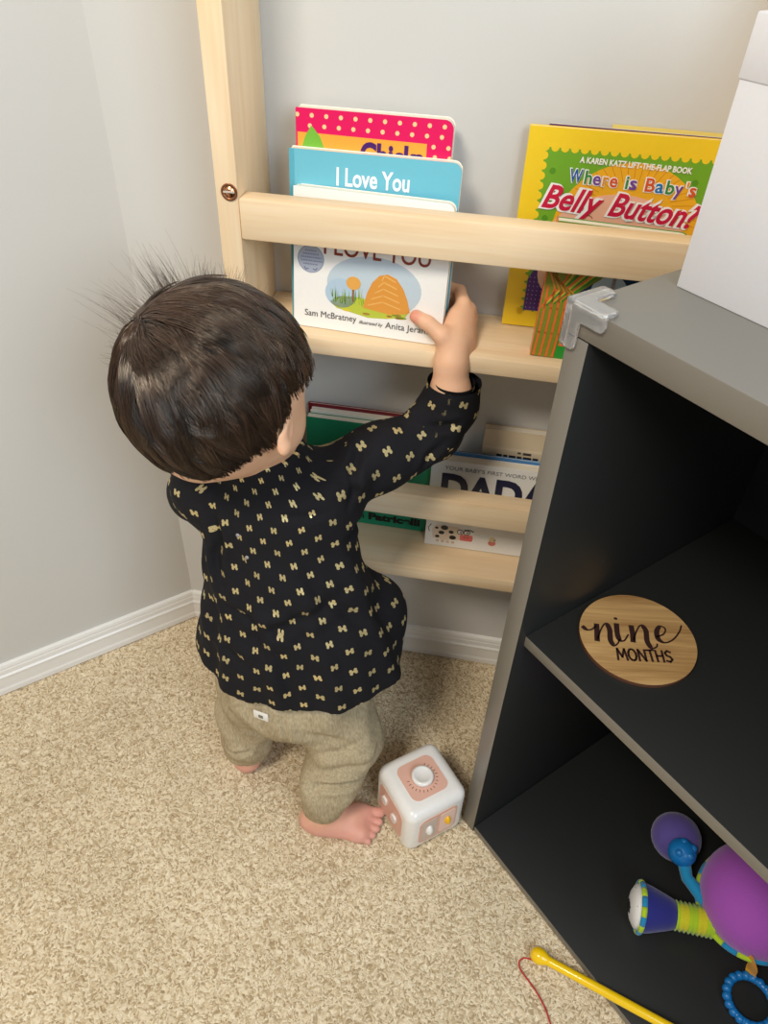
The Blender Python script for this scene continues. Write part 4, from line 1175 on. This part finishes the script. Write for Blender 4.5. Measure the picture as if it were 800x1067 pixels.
t1 = nrm(np.cross(wl_, V3(0, 0, 1))); t2 = np.cross(wl_, t1)
def dirs(th, ph):
    return (np.cos(th)[..., None]*wl_ + np.sin(th)[..., None]*(np.cos(ph)[..., None]*t1+np.sin(ph)[..., None]*t2))
def face_region(d):
    """True where hair may grow; d = unit (f, s, t)"""
    f, s, t = d[..., 0], d[..., 1], d[..., 2]
    rag = .05*np.sin(f*61+s*47)+.03*np.sin(f*23-t*90)
    t = t+rag*.8
    hairline = np.where(f > 0, t > .05+.30*np.clip(f-.3, 0, 1)+.30*(f > .55), t > -.97)
    side = (np.abs(s) > .40) & (f > -.10) & (t < .10+.4*np.clip(f, 0, 1))
    low = (f > -.34-.1*np.clip(-t-.5, 0, 1)) & (f <= 0) & (t < -.34-.6*(-f))
    return hairline & ~side & ~low
def to_world(d, lift):
    L = d*RX*(1+lift[..., None]); return HC + L @ HM
hair = Field((HC-.135), (HC+.135), .0030)
hair.ell(HC, RX*.975, .002, HM)
X, Y, Z = hair.pts(hair.sl((-1, -1, -1), (2, 2, 2), 0))
D = np.stack([X-HC[0], Y-HC[1], Z-HC[2]], -1) @ HM.T; Dn = D/RX; Dn /= (np.linalg.norm(Dn, axis=-1, keepdims=True)+1e-9)
hair.F = np.where(face_region(Dn), hair.F, .004).astype(np.float32)
hair.F = np.maximum(hair.F, -(hair.F+.012)).astype(np.float32)
cap_o, _ = hair.mesh('hair', HAIR, person); cap_o['label'] = 'short dark brown hair swirling from the crown'
NS = 26000; SEG = 8
th0 = np.arccos(1-rng.random(NS)*1.75); ph0 = rng.random(NS)*2*PI
keep = face_region(dirs(th0, ph0)); th0, ph0 = th0[keep], ph0[keep]; n_ = len(th0)
gth, gph = th0[:620], ph0[:620]
R0 = to_world(dirs(th0, ph0), np.zeros(n_)); G0 = R0[:620]
gi = np.argmin(((R0[:, None, :].astype(np.float32)-G0[None].astype(np.float32))**2).sum(2), axis=1)
def path(t0, p0, L, sw, tl, wb):
    P_ = np.zeros((len(t0), SEG, 3)); ok_ = np.ones((len(t0), SEG), bool)
    for j in range(SEG):
        s = j/(SEG-1); th = t0+L*s; ph = p0+(sw*s*.5)/np.maximum(np.sin(th), .45)+wb*s*s
        d = dirs(th, ph); P_[:, j] = to_world(d, .006+.014*np.sin(s*PI)+tl*s); ok_[:, j] = face_region(d) | (s < .15)
    return P_, ok_
gL = rng.uniform(.34, .66, 620); gS = .30+rng.normal(0, .16, 620); gT = np.abs(rng.normal(.012, .022, 620)); gW = rng.normal(0, .10, 620)
GP, GO = path(gth, gph, gL, gS, gT, gW)
pts, okk = path(th0, ph0, gL[gi]*rng.uniform(.85, 1.1, n_), gS[gi]+rng.normal(0, .05, n_), gT[gi]+rng.uniform(0, .02, n_), gW[gi]+rng.normal(0, .03, n_))
ss = np.linspace(0, 1, SEG)[None, :, None]
pts = pts*(1-.55*ss)+GP[gi]*.55*ss
alive = np.ones(n_, bool)
for j in range(1, SEG):
    alive &= okk[:, j]
    pts[:, j] = np.where(alive[:, None], pts[:, j], pts[:, j-1]+(pts[:, j-1]-pts[:, max(j-2, 0)])*.05)
tone = np.clip(rng.normal(.33, .20, n_)+rng.normal(0, .16, 620)[gi]+.35*np.exp(-(th0/.45)**2), 0, 1)
# fly-away tufts at the front crown
def tufts(n, centre, spread, length, outdir, rnd):
    d = nrm(centre)+rng.normal(0, 1, (n, 3))*spread; d /= np.linalg.norm(d, axis=1)[:, None]
    L = d*RX; root_ = HC+L@HM; nout = d@HM
    g = outdir+rng.normal(0, rnd, (n, 3)); l = length*rng.uniform(.45, 1.1, n)
    P_ = np.zeros((n, SEG, 3))
    for j in range(SEG):
        s = j/(SEG-1); P_[:, j] = root_ + (nout*.55*s + g*(s*.75+s*s*.5))*l[:, None]
    return P_
leftimg = CR.T @ V3(-.55, -.82, 0.1)
ctr1 = HM @ nrm(CR.T @ V3(-.50, -.83, .15)); ctr2 = HM @ nrm(CR.T @ V3(-.15, -.98, .1)); ctr3 = HM @ nrm(CR.T @ V3(-.93, -.30, .1))
tf = [tufts(240, ctr1, .13, .038, nrm(leftimg)*.9, .12), tufts(300, ctr2, .22, .018, nrm(CR.T @ V3(.05, -1, 0))*.6, .2), tufts(110, HM @ nrm(CR.T @ V3(-.78, -.62, .1)), .12, .036, nrm(CR.T @ V3(-.85, -.55, 0))*.8, .15),
      tufts(130, ctr3, .22, .016, nrm(CR.T @ V3(-.6, -.5, 0))*.5, .3)]
pts = np.concatenate([pts]+tf); n_ = len(pts); tone = np.concatenate([tone, rng.uniform(.1, .6, n_-len(tone))])
tan = np.gradient(pts, axis=1); tan /= np.linalg.norm(tan, axis=2, keepdims=True)+1e-9
out = pts-HC; e1 = np.cross(tan, out); e1 /= np.linalg.norm(e1, axis=2, keepdims=True)+1e-9; e2 = np.cross(tan, e1)
rad = (np.linspace(1, .25, SEG)*.00046)[None, :, None]*rng.uniform(.7, 1.25, n_)[:, None, None]
rad = rad.copy(); rad[-sum(len(x) for x in tf):] *= .42
ring = np.stack([pts+rad*(math.cos(a_)*e1+math.sin(a_)*e2) for a_ in (0, 2*PI/3, 4*PI/3)], 2)    # n,SEG,3,3
co = ring.reshape(-1, 3); bi = (np.arange(n_)*SEG*3)[:, None, None]
jj = np.arange(SEG-1)[None, :, None]*3; kk = np.arange(3)[None, None, :]; k2 = (kk+1) % 3
qd = np.stack([bi+jj+kk, bi+jj+k2, bi+jj+3+k2, bi+jj+3+kk], -1).reshape(-1, 4)
st = np_mesh('hair_strands', co, qd, HAIR, cap_o); smooth(st); st['kind'] = 'stuff'
ta = st.data.attributes.new('tone', 'FLOAT', 'POINT'); ta.data.foreach_set('value', np.repeat(tone, SEG*3).astype(np.float32))

# ------------------------------------------------------------------ lights
def area(name, loc, target, size, power, rgb, sy=None):
    l = bpy.data.lights.new(name, 'AREA'); l.energy = power; l.size = size; l.color = rgb
    if sy: l.shape = 'RECTANGLE'; l.size_y = sy
    o = bpy.data.objects.new(name, l); COL.objects.link(o); o.location = loc
    o.rotation_euler = (Vector(target)-Vector(loc)).to_track_quat('-Z', 'Y').to_euler(); return o
area('ceiling_lamp', (-.15, -1.50, 2.30), (.2, -.3, .3), .5, 30, (1, .92, .80))
area('window_daylight', (1.45, -1.75, 1.75), (-.1, -.1, .9), .9, 25, (.74, .87, 1), 1.2)
w = bpy.data.worlds.new('world'); S.world = w; w.use_nodes = True
bg = w.node_tree.nodes['Background']; bg.inputs[0].default_value = (.93, .96, 1, 1); bg.inputs[1].default_value = .24

# ------------------------------------------------------------------ camera
cam_d = bpy.data.cameras.new('camera'); cam = bpy.data.objects.new('camera', cam_d); COL.objects.link(cam)
cam_d.sensor_fit = 'VERTICAL'; cam_d.sensor_height = 24; cam_d.lens = 24*787.84/1067; cam_d.clip_start = .02
Rm = Matrix(((CR[0][0], -CR[1][0], -CR[2][0]), (CR[0][1], -CR[1][1], -CR[2][1]), (CR[0][2], -CR[1][2], -CR[2][2])))
cam.matrix_world = Matrix.Translation((.50114, -.93756, 1.15)) @ Rm.to_4x4()
S.camera = cam
S.view_settings.view_transform = 'Standard'; S.view_settings.look = 'None'; S.view_settings.exposure = .12; S.view_settings.gamma = 1
S.view_settings.use_curve_mapping = False
